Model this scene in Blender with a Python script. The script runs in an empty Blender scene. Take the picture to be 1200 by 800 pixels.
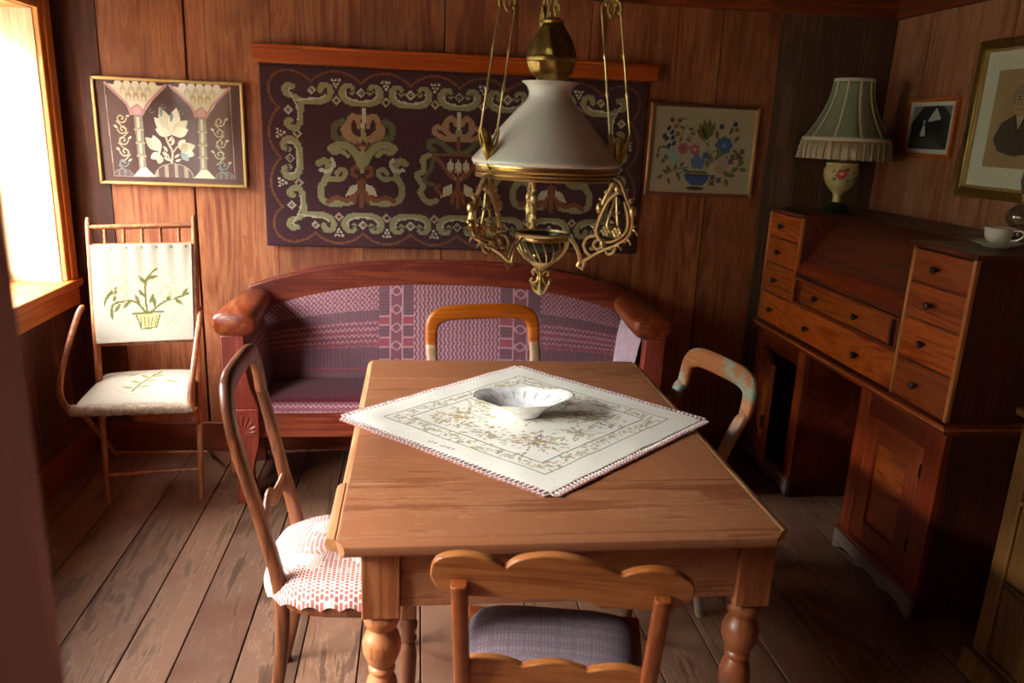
import bpy, math, random
import numpy as np
from mathutils import Vector, Matrix

S = bpy.context.scene
C = S.collection
rnd = random.Random(11)
PI = math.pi

# ------------------------------------------------------------------ camera, world, light, exposure
EYE = 1.6
def cam_axes(pitch, roll, yaw):
    p, r, y = (math.radians(a) for a in (pitch, roll, yaw))
    fwd = np.array([math.sin(y)*math.cos(p), math.cos(y)*math.cos(p), -math.sin(p)])
    right = np.array([math.cos(y), -math.sin(y), 0.0])
    down = np.cross(fwd, right)
    c, s = math.cos(r), math.sin(r)
    return c*right - s*down, s*right + c*down, fwd
_r, _d, _f = cam_axes(15.27, 2.41, 7.22)
cam = bpy.data.cameras.new('camera')
cam.sensor_width = 36.0
cam.lens = 912.0/1200.0*36.0
cam.clip_start = 0.02
cam.dof.use_dof = True
cam.dof.focus_distance = 2.6
cam.dof.aperture_fstop = 4.0
cam_o = bpy.data.objects.new('camera', cam)
C.objects.link(cam_o)
cam_o.matrix_world = Matrix(((_r[0], -_d[0], -_f[0], 0), (_r[1], -_d[1], -_f[1], 0), (_r[2], -_d[2], -_f[2], EYE), (0, 0, 0, 1)))
S.camera = cam_o

world = bpy.data.worlds.new('sky')
S.world = world
world.use_nodes = True
bg = world.node_tree.nodes['Background']
bg.inputs[0].default_value = (0.96, 0.985, 1.0, 1)
bg.inputs[1].default_value = 26.0

S.view_settings.view_transform = 'Standard'
S.view_settings.look = 'None'
S.view_settings.exposure = 2.4
S.view_settings.gamma = 1.0
S.view_settings.use_curve_mapping = False

# room measures (metres); camera stands at the origin in the doorway
XL, XR, YB, YF, ZC = -1.56, 2.26, 3.74, 0.50, 2.34
WINS = [(2.92, 3.59, 0.87, 1.99), (0.62, 2.10, 0.87, 1.99)]     # y0, y1, z0, z1 on the left wall
XO = XL - 0.30                                                    # outer face of the left wall
for i, (y0, y1, z0, z1) in enumerate(WINS):
    la = bpy.data.lights.new('window_daylight', 'AREA')
    la.shape = 'RECTANGLE'; la.size = z1 - z0; la.size_y = y1 - y0
    la.cycles.is_portal = True
    lo = bpy.data.objects.new('window_daylight', la); C.objects.link(lo)
    lo.location = (XO - 0.02, (y0 + y1)/2, (z0 + z1)/2)
    lo.rotation_euler = (0, -PI/2, 0)
HW = (-0.95, -0.70, 1.15, 1.46)                                       # opening added in the unseen hall to light the door jamb
la = bpy.data.lights.new('hall_fill_portal', 'AREA'); la.shape = 'RECTANGLE'; la.size = HW[3]-HW[2]; la.size_y = HW[1]-HW[0]; la.cycles.is_portal = True
lo = bpy.data.objects.new('hall_fill_portal', la); C.objects.link(lo); lo.location = (XR+0.02, (HW[0]+HW[1])/2, (HW[2]+HW[3])/2); lo.rotation_euler = (0, PI/2, 0)

# ------------------------------------------------------------------ helpers
def lin(c):
    if isinstance(c, str):
        c = [int(c[i:i+2], 16) for i in (0, 2, 4)]
    return tuple((x/255/12.92 if x/255 <= 0.04045 else ((x/255+0.055)/1.055)**2.4) for x in c)

ORG = {}
def empty(name, loc, label=None, cat=None, group=None, rz=0.0, local=False):
    o = bpy.data.objects.new(name, None); C.objects.link(o)
    o.location = loc; o.rotation_euler = (0, 0, rz); o.empty_display_size = 0.05
    ORG[o.name] = Vector((0, 0, 0)) if local else Vector(loc)
    tag(o, label, cat, group)
    return o
def tag(o, label=None, cat=None, group=None, kind=None):
    if label: o['label'] = label
    if cat: o['category'] = cat
    if group: o['group'] = group
    if kind: o['kind'] = kind
    return o

def finish(name, me, mat, parent=None, smooth=35, bevel=0.0, seg=2, kind=None):
    if parent is not None and ORG.get(parent.name) is not None:
        off = ORG[parent.name]
        if off.length > 0: me.transform(Matrix.Translation(-off))
    me.materials.append(mat)
    if smooth:
        me.polygons.foreach_set('use_smooth', [True]*len(me.polygons))
        me.set_sharp_from_angle(angle=math.radians(smooth))
    o = bpy.data.objects.new(name, me); C.objects.link(o)
    if parent is not None:
        o.parent = parent
        ORG[o.name] = ORG.get(parent.name, Vector((0, 0, 0)))
    if bevel:
        b = o.modifiers.new('bevel', 'BEVEL'); b.width = bevel; b.segments = seg
        b.limit_method = 'ANGLE'; b.angle_limit = math.radians(40)
    if kind: o['kind'] = kind
    return o

def crm(pts, n=8, closed=False):
    P = [np.array(p, float) for p in pts]
    out = []; N = len(P)
    rng = range(N if closed else N-1)
    for i in rng:
        if closed: a, b, c, d = P[(i-1) % N], P[i], P[(i+1) % N], P[(i+2) % N]
        else: a, b, c, d = P[max(i-1, 0)], P[i], P[i+1], P[min(i+2, N-1)]
        for k in range(n):
            t = k/n
            out.append(0.5*((2*b) + (c-a)*t + (2*a-5*b+4*c-d)*t*t + (3*b-a-3*c+d)*t**3))
    if not closed: out.append(P[-1])
    return np.array(out)

class MB:
    def __init__(s): s.v = []; s.f = []
    def add(s, vs, fs):
        o = len(s.v); s.v += [tuple(map(float, p)) for p in vs]; s.f += [tuple(o+i for i in f) for f in fs]; return s
    def box(s, x0, x1, y0, y1, z0, z1):
        vs = [(x, y, z) for z in (z0, z1) for y in (y0, y1) for x in (x0, x1)]
        return s.add(vs, [(0, 2, 3, 1), (4, 5, 7, 6), (0, 1, 5, 4), (2, 6, 7, 3), (0, 4, 6, 2), (1, 3, 7, 5)])
    def prism(s, poly, axis, a0, a1):
        n = len(poly)
        def P(p, a):
            return (a, p[0], p[1]) if axis == 'x' else (p[0], a, p[1]) if axis == 'y' else (p[0], p[1], a)
        vs = [P(p, a0) for p in poly] + [P(p, a1) for p in poly]
        fs = [tuple(range(n)), tuple(range(2*n-1, n-1, -1))] + [(i, i+n, (i+1) % n+n, (i+1) % n) for i in range(n)]
        area = sum(poly[i][0]*poly[(i+1) % n][1]-poly[(i+1) % n][0]*poly[i][1] for i in range(n))
        flip = (area > 0) == (axis != 'y')
        if (a1 < a0): flip = not flip
        if flip: fs = [f[::-1] for f in fs]
        return s.add(vs, fs)
    def lathe(s, prof, c=(0, 0), seg=24, z=0.0):
        vs = []; fs = []
        m = len(prof)
        for k in range(seg):
            a = 2*PI*k/seg; ca, sa = math.cos(a), math.sin(a)
            for r, h in prof: vs.append((c[0]+r*ca, c[1]+r*sa, z+h))
        for k in range(seg):
            k2 = (k+1) % seg
            for j in range(m-1): fs.append((k*m+j, k2*m+j, k2*m+j+1, k*m+j+1))
        if prof[0][0] > 1e-5: fs.append(tuple(k*m for k in range(seg))[::-1])
        if prof[-1][0] > 1e-5: fs.append(tuple(k*m+m-1 for k in range(seg)))
        # orientation: profile given bottom to top, outside -> normals outward
        return s.add(vs, fs)
    def sweep(s, path, wa, wb=None, hint=(0, 0, 1), seg=10, pw=2.0, caps=True, closed=False):
        path = np.array(path, float); N = len(path)
        if wb is None: wb = wa
        wa = np.broadcast_to(np.array(wa, float), (N,)); wb = np.broadcast_to(np.array(wb, float), (N,))
        if closed: T = np.roll(path, -1, 0)-np.roll(path, 1, 0)
        else: T = np.gradient(path, axis=0)
        T /= np.linalg.norm(T, axis=1)[:, None]+1e-12
        h = np.array(hint, float); h = np.broadcast_to(h, (N, 3))
        n = h-(h*T).sum(1)[:, None]*T
        ln = np.linalg.norm(n, axis=1)
        for i in np.where(ln < 1e-3)[0]:
            n[i] = np.cross(T[i], [0.37, 0.61, 0.7])
        n /= np.linalg.norm(n, axis=1)[:, None]
        b = np.cross(T, n)
        vs = []
        for i in range(N):
            for k in range(seg):
                a = 2*PI*(k+0.5)/seg
                ca, sa = math.cos(a), math.sin(a)
                e = 2.0/pw
                ca = math.copysign(abs(ca)**e, ca); sa = math.copysign(abs(sa)**e, sa)
                vs.append(path[i]+n[i]*wa[i]*ca+b[i]*wb[i]*sa)
        fs = []
        for i in range(N if closed else N-1):
            j = (i+1) % N
            for k in range(seg):
                k2 = (k+1) % seg
                fs.append((i*seg+k, i*seg+k2, j*seg+k2, j*seg+k))
        if caps and not closed:
            fs.append(tuple(range(seg))[::-1]); fs.append(tuple((N-1)*seg+k for k in range(seg)))
        return s.add(vs, fs)
    def ball(s, c, r, seg=10, rings=6, sc=(1, 1, 1)):
        vs = [(c[0], c[1], c[2]-r*sc[2])]; fs = []
        for i in range(1, rings):
            p = -PI/2+PI*i/rings
            for k in range(seg):
                a = 2*PI*k/seg
                vs.append((c[0]+r*sc[0]*math.cos(p)*math.cos(a), c[1]+r*sc[1]*math.cos(p)*math.sin(a), c[2]+r*sc[2]*math.sin(p)))
        vs.append((c[0], c[1], c[2]+r*sc[2])); e = len(vs)-1
        for k in range(seg): fs.append((0, 1+(k+1) % seg, 1+k))
        for i in range(rings-2):
            for k in range(seg):
                a = 1+i*seg+k; b = 1+i*seg+(k+1) % seg
                fs.append((a, b, b+seg, a+seg))
        for k in range(seg): fs.append((e, e-seg+k, e-seg+(k+1) % seg))
        return s.add(vs, fs)
    def mesh(s, name='m'):
        me = bpy.data.meshes.new(name); me.from_pydata(s.v, [], s.f); me.update(); return me
    def build(s, name, mat, parent=None, smooth=35, bevel=0.0, seg=2, kind=None):
        return finish(name, s.mesh(name), mat, parent, smooth, bevel, seg, kind)

def bx(name, mat, parent, x0, x1, y0, y1, z0, z1, bevel=0.003, seg=2):
    return MB().box(x0, x1, y0, y1, z0, z1).build(name, mat, parent, 35, bevel, seg)

# ------------------------------------------------------------------ materials
def nn(t, kind, **kw):
    n = t.nodes.new(kind)
    for k, v in kw.items(): setattr(n, k, v)
    return n
def base_mat(name):
    m = bpy.data.materials.new(name); m.use_nodes = True
    t = m.node_tree; p = t.nodes['Principled BSDF']
    return m, t, p
def plain(name, col, rough=0.6, metal=0.0, spec=0.5, noise=0.0, bump=0.0, bscale=200.0, coat=0.0):
    m, t, p = base_mat(name)
    p.inputs['Base Color'].default_value = (*lin(col), 1)
    p.inputs['Roughness'].default_value = rough; p.inputs['Metallic'].default_value = metal
    p.inputs['Specular IOR Level'].default_value = spec; p.inputs['Coat Weight'].default_value = coat
    if noise or bump:
        tc = nn(t, 'ShaderNodeTexCoord')
        nz = nn(t, 'ShaderNodeTexNoise'); nz.inputs['Scale'].default_value = bscale; nz.inputs['Detail'].default_value = 4
        t.links.new(tc.outputs['Object'], nz.inputs['Vector'])
        if noise:
            hs = nn(t, 'ShaderNodeHueSaturation'); hs.inputs['Color'].default_value = (*lin(col), 1)
            mr = nn(t, 'ShaderNodeMapRange'); mr.inputs[1].default_value = 0.3; mr.inputs[2].default_value = 0.7
            mr.inputs[3].default_value = 1-noise; mr.inputs[4].default_value = 1+noise
            t.links.new(nz.outputs[0], mr.inputs[0]); t.links.new(mr.outputs[0], hs.inputs['Value'])
            t.links.new(hs.outputs[0], p.inputs['Base Color'])
        if bump:
            b = nn(t, 'ShaderNodeBump'); b.inputs['Strength'].default_value = bump; b.inputs['Distance'].default_value = 0.002
            t.links.new(nz.outputs[0], b.inputs['Height']); t.links.new(b.outputs[0], p.inputs['Normal'])
    return m

def wood(name, cols, axis='Z', sc=1.0, rough=0.5, bump=0.25, var=0.25, coat=0.0, ring=0.35, patch=None, patch_amt=0.5, patch_scale=3.0, spec=0.5, wear=0.25, hue=-0.013, sat=1.06, patch_lo=0.5):
    """grain along axis; cols: dark..light srgb; patch: second colour laid on in worn blotches"""
    m, t, p = base_mat(name); L = t.links.new
    tc = nn(t, 'ShaderNodeTexCoord'); oi = nn(t, 'ShaderNodeObjectInfo')
    mul = nn(t, 'ShaderNodeMath', operation='MULTIPLY'); mul.inputs[1].default_value = 41.0
    L(oi.outputs['Random'], mul.inputs[0])
    add = nn(t, 'ShaderNodeVectorMath', operation='ADD')
    L(tc.outputs['Object'], add.inputs[0]); L(mul.outputs[0], add.inputs[1])
    def mapped(along, across):
        mp = nn(t, 'ShaderNodeMapping')
        s = [across*sc]*3; s['XYZ'.index(axis)] = along*sc
        mp.inputs['Scale'].default_value = s
        L(add.outputs[0], mp.inputs['Vector']); return mp.outputs[0]
    n1 = nn(t, 'ShaderNodeTexNoise'); n1.inputs['Scale'].default_value = 1.0; n1.inputs['Detail'].default_value = 5; n1.inputs['Distortion'].default_value = 0.8
    L(mapped(0.7, 6.0), n1.inputs['Vector'])
    n2 = nn(t, 'ShaderNodeTexNoise'); n2.inputs['Scale'].default_value = 1.0; n2.inputs['Detail'].default_value = 4
    L(mapped(5.0, 170.0), n2.inputs['Vector'])
    # cathedral figure: contour lines of a slow noise
    n3 = nn(t, 'ShaderNodeTexNoise'); n3.inputs['Scale'].default_value = 1.0; n3.inputs['Detail'].default_value = 1.0
    L(mapped(0.55, 4.5), n3.inputs['Vector'])
    rg = nn(t, 'ShaderNodeMath', operation='MULTIPLY'); rg.inputs[1].default_value = 95.0
    L(n3.outputs[0], rg.inputs[0])
    sn = nn(t, 'ShaderNodeMath', operation='SINE'); L(rg.outputs[0], sn.inputs[0])
    n1b = nn(t, 'ShaderNodeMath', operation='MULTIPLY_ADD'); n1b.inputs[1].default_value = 0.65; n1b.inputs[2].default_value = 0.10; L(n1.outputs[0], n1b.inputs[0])
    a1 = nn(t, 'ShaderNodeMath', operation='MULTIPLY_ADD'); a1.inputs[1].default_value = 0.09*ring; L(sn.outputs[0], a1.inputs[0]); L(n1b.outputs[0], a1.inputs[2])
    a2 = nn(t, 'ShaderNodeMath', operation='MULTIPLY_ADD'); a2.inputs[1].default_value = 0.30; L(n2.outputs[0], a2.inputs[0]); L(a1.outputs[0], a2.inputs[2])
    n5 = nn(t, 'ShaderNodeTexNoise'); n5.inputs['Scale'].default_value = 1.0; n5.inputs['Detail'].default_value = 5; n5.inputs['Roughness'].default_value = 0.65
    L(mapped(2.2, 48.0), n5.inputs['Vector'])
    a3 = nn(t, 'ShaderNodeMath', operation='MULTIPLY_ADD'); a3.inputs[1].default_value = 0.44; L(n5.outputs[0], a3.inputs[0]); L(a2.outputs[0], a3.inputs[2])
    n6 = nn(t, 'ShaderNodeTexNoise'); n6.inputs['Scale'].default_value = 5.0*sc; n6.inputs['Detail'].default_value = 6; n6.inputs['Roughness'].default_value = 0.7
    L(add.outputs[0], n6.inputs['Vector'])
    a4 = nn(t, 'ShaderNodeMath', operation='MULTIPLY_ADD'); a4.inputs[1].default_value = wear; L(n6.outputs[0], a4.inputs[0]); L(a3.outputs[0], a4.inputs[2]); a2 = a4
    rr = nn(t, 'ShaderNodeMapRange'); rr.inputs[1].default_value = 0.3; rr.inputs[2].default_value = 0.7; rr.inputs[3].default_value = rough-0.08; rr.inputs[4].default_value = rough+0.14
    L(n6.outputs[0], rr.inputs[0]); L(rr.outputs[0], p.inputs['Roughness'])
    cr = nn(t, 'ShaderNodeValToRGB'); e = cr.color_ramp.elements
    lo, hi = 0.44+0.5*wear, 1.16+0.5*wear
    e[0].position = lo; e[0].color = (*lin(cols[0]), 1); e[1].position = hi; e[1].color = (*lin(cols[-1]), 1)
    for i, c in enumerate(cols[1:-1]):
        x = e.new(lo+(hi-lo)*(i+1)/(len(cols)-1)); x.color = (*lin(c), 1)
    L(a2.outputs[0], cr.inputs[0])
    col = cr.outputs[0]
    if patch:
        n4 = nn(t, 'ShaderNodeTexNoise'); n4.inputs['Scale'].default_value = patch_scale; n4.inputs['Detail'].default_value = 6; n4.inputs['Roughness'].default_value = 0.65
        L(add.outputs[0], n4.inputs['Vector'])
        mr = nn(t, 'ShaderNodeMapRange'); mr.inputs[1].default_value = patch_lo; mr.inputs[2].default_value = patch_lo+0.12; mr.inputs[4].default_value = patch_amt
        L(n4.outputs[0], mr.inputs[0])
        mx = nn(t, 'ShaderNodeMix', data_type='RGBA'); mx.inputs[7].default_value = (*lin(patch), 1)
        L(mr.outputs[0], mx.inputs[0]); L(col, mx.inputs[6]); col = mx.outputs[2]
    hs = nn(t, 'ShaderNodeHueSaturation'); hs.inputs['Hue'].default_value = 0.5+hue; hs.inputs['Saturation'].default_value = sat
    mr2 = nn(t, 'ShaderNodeMapRange'); mr2.inputs[3].default_value = 1-var; mr2.inputs[4].default_value = 1+var
    L(oi.outputs['Random'], mr2.inputs[0]); L(mr2.outputs[0], hs.inputs['Value']); L(col, hs.inputs['Color'])
    L(hs.outputs[0], p.inputs['Base Color'])
    p.inputs['Coat Weight'].default_value = coat; p.inputs['Coat Roughness'].default_value = 0.25
    p.inputs['Specular IOR Level'].default_value = spec
    b = nn(t, 'ShaderNodeBump'); b.inputs['Strength'].default_value = bump; b.inputs['Distance'].default_value = 0.002
    L(a2.outputs[0], b.inputs['Height']); L(b.outputs[0], p.inputs['Normal'])
    return m

def stitched(name, rough=0.9, bump=0.4, scale=400.0, coat=0.0, sheen=0.0):
    """colour from the face colours of the needlework grid, relief from a fine weave"""
    m, t, p = base_mat(name); L = t.links.new
    at = nn(t, 'ShaderNodeAttribute'); at.attribute_name = 'Col'
    tc = nn(t, 'ShaderNodeTexCoord')
    nz = nn(t, 'ShaderNodeTexNoise'); nz.inputs['Scale'].default_value = scale; nz.inputs['Detail'].default_value = 2
    L(tc.outputs['Object'], nz.inputs['Vector'])
    mr = nn(t, 'ShaderNodeMapRange'); mr.inputs[1].default_value = 0.3; mr.inputs[2].default_value = 0.7; mr.inputs[3].default_value = 0.85; mr.inputs[4].default_value = 1.12
    L(nz.outputs[0], mr.inputs[0])
    hs = nn(t, 'ShaderNodeHueSaturation'); L(at.outputs['Color'], hs.inputs['Color']); L(mr.outputs[0], hs.inputs['Value'])
    L(hs.outputs[0], p.inputs['Base Color'])
    p.inputs['Roughness'].default_value = rough; p.inputs['Coat Weight'].default_value = coat; p.inputs['Coat Roughness'].default_value = 0.05
    p.inputs['Sheen Weight'].default_value = sheen; p.inputs['Specular IOR Level'].default_value = 0.2
    if bump:
        b = nn(t, 'ShaderNodeBump'); b.inputs['Strength'].default_value = bump; b.inputs['Distance'].default_value = 0.0015
        L(nz.outputs[0], b.inputs['Height']); L(b.outputs[0], p.inputs['Normal'])
    return m

M = {}
M['wall'] = wood('wall_plank_wood', ['5c311b', '7e4a2b', '97603a', 'b07c50'], 'Z', 1.0, 0.55, 0.3, 0.14, ring=0.5, patch='6b4029', patch_amt=0.35, patch_scale=2.0)
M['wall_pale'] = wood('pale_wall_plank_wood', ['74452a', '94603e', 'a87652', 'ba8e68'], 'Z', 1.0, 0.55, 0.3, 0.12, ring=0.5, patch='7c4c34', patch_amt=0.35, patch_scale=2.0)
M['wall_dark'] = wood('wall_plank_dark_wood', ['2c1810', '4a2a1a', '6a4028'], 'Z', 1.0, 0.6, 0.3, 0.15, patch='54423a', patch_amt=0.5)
M['wall_grey'] = wood('wall_plank_grey_wood', ['3c2a1e', '5c4432', '7a5c44'], 'Z', 1.0, 0.6, 0.3, 0.1)
M['gap'] = plain('gap_shadow_wood', '1a0e08', 0.9)
M['beam'] = wood('beam_wood', ['4a2413', '6d3a1e', '8a4c28'], 'X', 1.0, 0.5, 0.2, 0.1)
M['beam_y'] = wood('beam_wood_lengthwise', ['4a2413', '6d3a1e', '8a4c28'], 'Y', 1.0, 0.5, 0.2, 0.1)
M['floor'] = wood('floor_board_wood', ['463426', '5e4836', '745a45', '8c725a'], 'Y', 1.0, 0.48, 0.45, 0.16, ring=0.7, patch='5e3a24', patch_amt=0.5, patch_scale=1.6, wear=0.5, hue=-0.014, sat=1.12)
M['pine'] = wood('window_pine', ['a5672c', 'c98a48', 'dca662'], 'Z', 1.0, 0.45, 0.15, 0.1)
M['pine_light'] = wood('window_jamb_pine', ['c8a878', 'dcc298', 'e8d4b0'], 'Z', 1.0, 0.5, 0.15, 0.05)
M['pine_x'] = wood('rail_pine', ['8f4a1c', 'b0622a', 'c47a3c'], 'X', 1.0, 0.4, 0.12, 0.05)
M['pine_y'] = wood('sill_pine', ['8f5526', 'b5783c', 'c98f52'], 'Y', 1.0, 0.45, 0.15, 0.08)
M['jamb_dark'] = wood('door_jamb_wood', ['543020', '6c4230', '7c4e38'], 'Z', 1.0, 0.6, 0.2, 0.05)
M['table'] = wood('table_wood', ['70462a', '845434', '966643', 'a87c57'], 'X', 1.0, 0.5, 0.4, 0.05, ring=0.35, coat=0.0, wear=0.5, hue=-0.010, sat=1.06)
M['table_y'] = wood('table_edge_wood', ['7d5230', 'a3794e', 'c09c70'], 'Y', 1.0, 0.42, 0.2, 0.05)
M['table_z'] = wood('table_leg_wood', ['5e381d', '84532e', 'a06f44'], 'Z', 1.0, 0.42, 0.2, 0.05, coat=0.1)
M['sofa'] = wood('sofa_wood', ['431d12', '66301d', '82482a'], 'X', 1.0, 0.38, 0.12, 0.08, coat=0.15)
M['sofa_y'] = wood('sofa_arm_wood', ['522613', '7a4022', '986038'], 'Y', 1.0, 0.36, 0.12, 0.06, coat=0.2)
M['sofa_z'] = wood('sofa_post_wood', ['582718', '7a3c26', '905038'], 'Z', 1.0, 0.4, 0.12, 0.06, coat=0.1)
M['desk'] = wood('desk_wood', ['4e2413', '74391d', '8e4e28'], 'Y', 1.0, 0.42, 0.2, 0.10, coat=0.08)
M['desk_z'] = wood('desk_upright_wood', ['56280f', '7c3d1d', '96542a'], 'Z', 1.0, 0.42, 0.2, 0.12, coat=0.08)
M['desk_drawer'] = wood('desk_drawer_wood', ['5c2a12', '84421c', 'a0582a', 'b26e36'], 'Y', 1.2, 0.4, 0.2, 0.32, ring=0.8, coat=0.1)
M['desk_dark'] = wood('desk_top_wood', ['341a10', '50291a', '6a3c26'], 'Y', 1.0, 0.35, 0.2, 0.1, coat=0.15)
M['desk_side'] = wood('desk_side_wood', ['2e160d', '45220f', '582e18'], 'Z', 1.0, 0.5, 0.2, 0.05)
M['desk_edge'] = wood('desk_edge_wood', ['94582e', 'b0743e', 'c08a54'], 'Z', 1.0, 0.45, 0.2, 0.1)
M['skirt'] = wood('worn_skirt_wood', ['5c4a3e', '786658', '8c7c6c'], 'Y', 1.0, 0.7, 0.3, 0.05)
M['knob'] = plain('knob_dark_wood', '3a241c', 0.3, coat=0.3)
M['iron'] = plain('blackened_iron', '1c1714', 0.5, 0.7)
M['brass'] = plain('lamp_brass', 'cdb684', 0.32, 1.0, noise=0.18, bump=0.15, bscale=140.0)
M['brass_dark'] = plain('old_brass', 'a48a50', 0.38, 1.0, noise=0.25, bump=0.3, bscale=90.0)
M['gilt'] = plain('gilt_frame', 'c2a468', 0.4, 0.6, bump=0.1)
M['frame_dark'] = wood('brown_frame_wood', ['4a2c1c', '6a4228', '7c5234'], 'X', 2.0, 0.4, 0.1, 0.05)
M['frame_copper'] = plain('copper_moulding', 'b8845c', 0.35, 0.5)
M['frame_orange'] = wood('orange_frame_wood', ['9a5420', 'b86c2e', 'c88240'], 'Y', 2.0, 0.4, 0.1, 0.05)
M['chair_a'] = wood('walnut_chair_wood', ['341d10', '52311b', '6e4729'], 'Z', 1.3, 0.38, 0.15, 0.05, coat=0.15)
M['chair_b'] = wood('golden_chair_wood', ['8f4f1c', 'b06a2a', 'c4823c'], 'X', 1.3, 0.38, 0.15, 0.05, coat=0.15)
M['chair_bp'] = wood('bare_post_wood', ['8a6a4a', 'a88a68', 'bca080'], 'Z', 1.3, 0.5, 0.2, 0.05)
M['chair_c'] = wood('bare_chair_wood_with_paint', ['8a542e', 'aa7446', 'be8c5c'], 'X', 1.3, 0.5, 0.2, 0.05, patch='7aa49e', patch_amt=0.9, patch_scale=9.0, patch_lo=0.56)
M['chair_cp'] = wood('turquoise_flaked_wood', ['8a5c38', 'a87a54', 'b88c66'], 'Z', 1.3, 0.5, 0.2, 0.05, patch='6f9c98', patch_amt=0.95, patch_scale=14.0, patch_lo=0.49)
M['chair_d'] = wood('scalloped_chair_wood', ['643a1a', '885226', '9e6836', 'b07c48'], 'X', 1.3, 0.4, 0.15, 0.05, coat=0.12)
M['chair_dz'] = wood('scalloped_chair_post_wood', ['66381a', '885028', 'a06a3a'], 'Z', 1.3, 0.4, 0.15, 0.05, coat=0.12)
M['fold'] = wood('folding_chair_wood', ['6e4424', '956038', 'b0804e'], 'Z', 1.5, 0.45, 0.15, 0.06, coat=0.1)
M['yellow'] = wood('mustard_painted_wood', ['463012', '66481c', '785826'], 'Z', 1.0, 0.5, 0.2, 0.05)
M['stitch'] = stitched('needlepoint_wool', 0.95, 0.5, 500.0)
M['embroidery'] = stitched('embroidered_cloth', 0.9, 0.35, 600.0)
M['embroidery_glazed'] = stitched('embroidery_under_glass', 0.8, 0.2, 600.0, coat=0.35)
M['print'] = stitched('print_under_glass', 0.7, 0.0, 300.0, coat=0.6)
M['weave'] = stitched('woven_upholstery', 0.9, 0.6, 350.0, sheen=0.1)
M['redcloth'] = plain('wine_red_cloth', '5c1c2c', 0.85, noise=0.12, bump=0.4, bscale=300.0)
M['plumcloth'] = plain('plum_cloth', '7a4c60', 0.9, noise=0.12, bump=0.4, bscale=300.0)
M['greycloth'] = plain('grey_violet_rep_cloth', '786468', 0.9, noise=0.2, bump=0.6, bscale=350.0)
M['creamcloth'] = plain('cream_linen', 'ded6c4', 0.9, noise=0.06, bump=0.3, bscale=300.0)
M['whitethread'] = plain('white_crochet_thread', 'e4dcd2', 0.9)
M['pinkthread'] = plain('pink_crochet_thread', 'b07a72', 0.9)
M['porcelain'] = stitched('white_porcelain', 0.12, 0.0, 50.0, coat=0.4)
M['porcelain'].node_tree.nodes['Principled BSDF'].inputs['Specular IOR Level'].default_value = 0.5
M['china'] = plain('china_white', 'dedad2', 0.15, coat=0.3)
M['goldline'] = plain('gold_line', '8c7448', 0.35, 0.8)
M['shade_cloth'] = plain('grey_green_silk', '7d8168', 0.8, noise=0.06, bump=0.2, bscale=400.0)
M['trim_cloth'] = plain('cream_braid', 'c8b898', 0.85, noise=0.15, bump=0.6, bscale=300.0)
M['tassel'] = plain('cream_tassel_thread', 'bca688', 0.85, noise=0.2, bump=0.5, bscale=400.0)
M['lampvase'] = stitched('painted_yellow_glaze', 0.2, 0.0, 40.0, coat=0.4)
M['bronze'] = plain('dark_bronze', '3c3a2a', 0.35, 0.6)
M['sash'] = plain('white_sash_paint', 'd8d4c8', 0.5)
M['sky_blocker'] = plain('sky_blocker_dark_green', '2a2f1c', 0.95, noise=0.3, bscale=0.4)

def milk_glass():
    m, t, p = base_mat('opal_milk_glass'); L = t.links.new
    p.inputs['Base Color'].default_value = (*lin('f4f4f4'), 1); p.inputs['Roughness'].default_value = 0.12
    tr = nn(t, 'ShaderNodeBsdfTranslucent'); tr.inputs[0].default_value = (*lin('efe8dc'), 1)
    mx = nn(t, 'ShaderNodeMixShader'); mx.inputs[0].default_value = 0.16
    out = t.nodes['Material Output']
    L(p.outputs[0], mx.inputs[1]); L(tr.outputs[0], mx.inputs[2]); L(mx.outputs[0], out.inputs[0])
    return m
M['opal'] = milk_glass()
def pane_glass(name, tint, f0=0.08):
    m, t, p = base_mat(name); L = t.links.new
    tr = nn(t, 'ShaderNodeBsdfTransparent'); tr.inputs[0].default_value = (*tint, 1)
    gl = nn(t, 'ShaderNodeBsdfGlossy'); gl.inputs['Roughness'].default_value = 0.03
    lw = nn(t, 'ShaderNodeLayerWeight'); lw.inputs[0].default_value = 0.35
    mr = nn(t, 'ShaderNodeMapRange'); mr.inputs[3].default_value = f0; mr.inputs[4].default_value = 0.75
    mx = nn(t, 'ShaderNodeMixShader')
    L(lw.outputs['Facing'], mr.inputs[0]); L(mr.outputs[0], mx.inputs[0]); L(tr.outputs[0], mx.inputs[1]); L(gl.outputs[0], mx.inputs[2])
    L(mx.outputs[0], t.nodes['Material Output'].inputs[0])
    return m
M['pane'] = pane_glass('window_glass', (0.96, 0.97, 0.97), 0.04)
M['clear'] = pane_glass('clear_greenish_glass', (0.72, 0.78, 0.74), 0.15)

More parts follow.
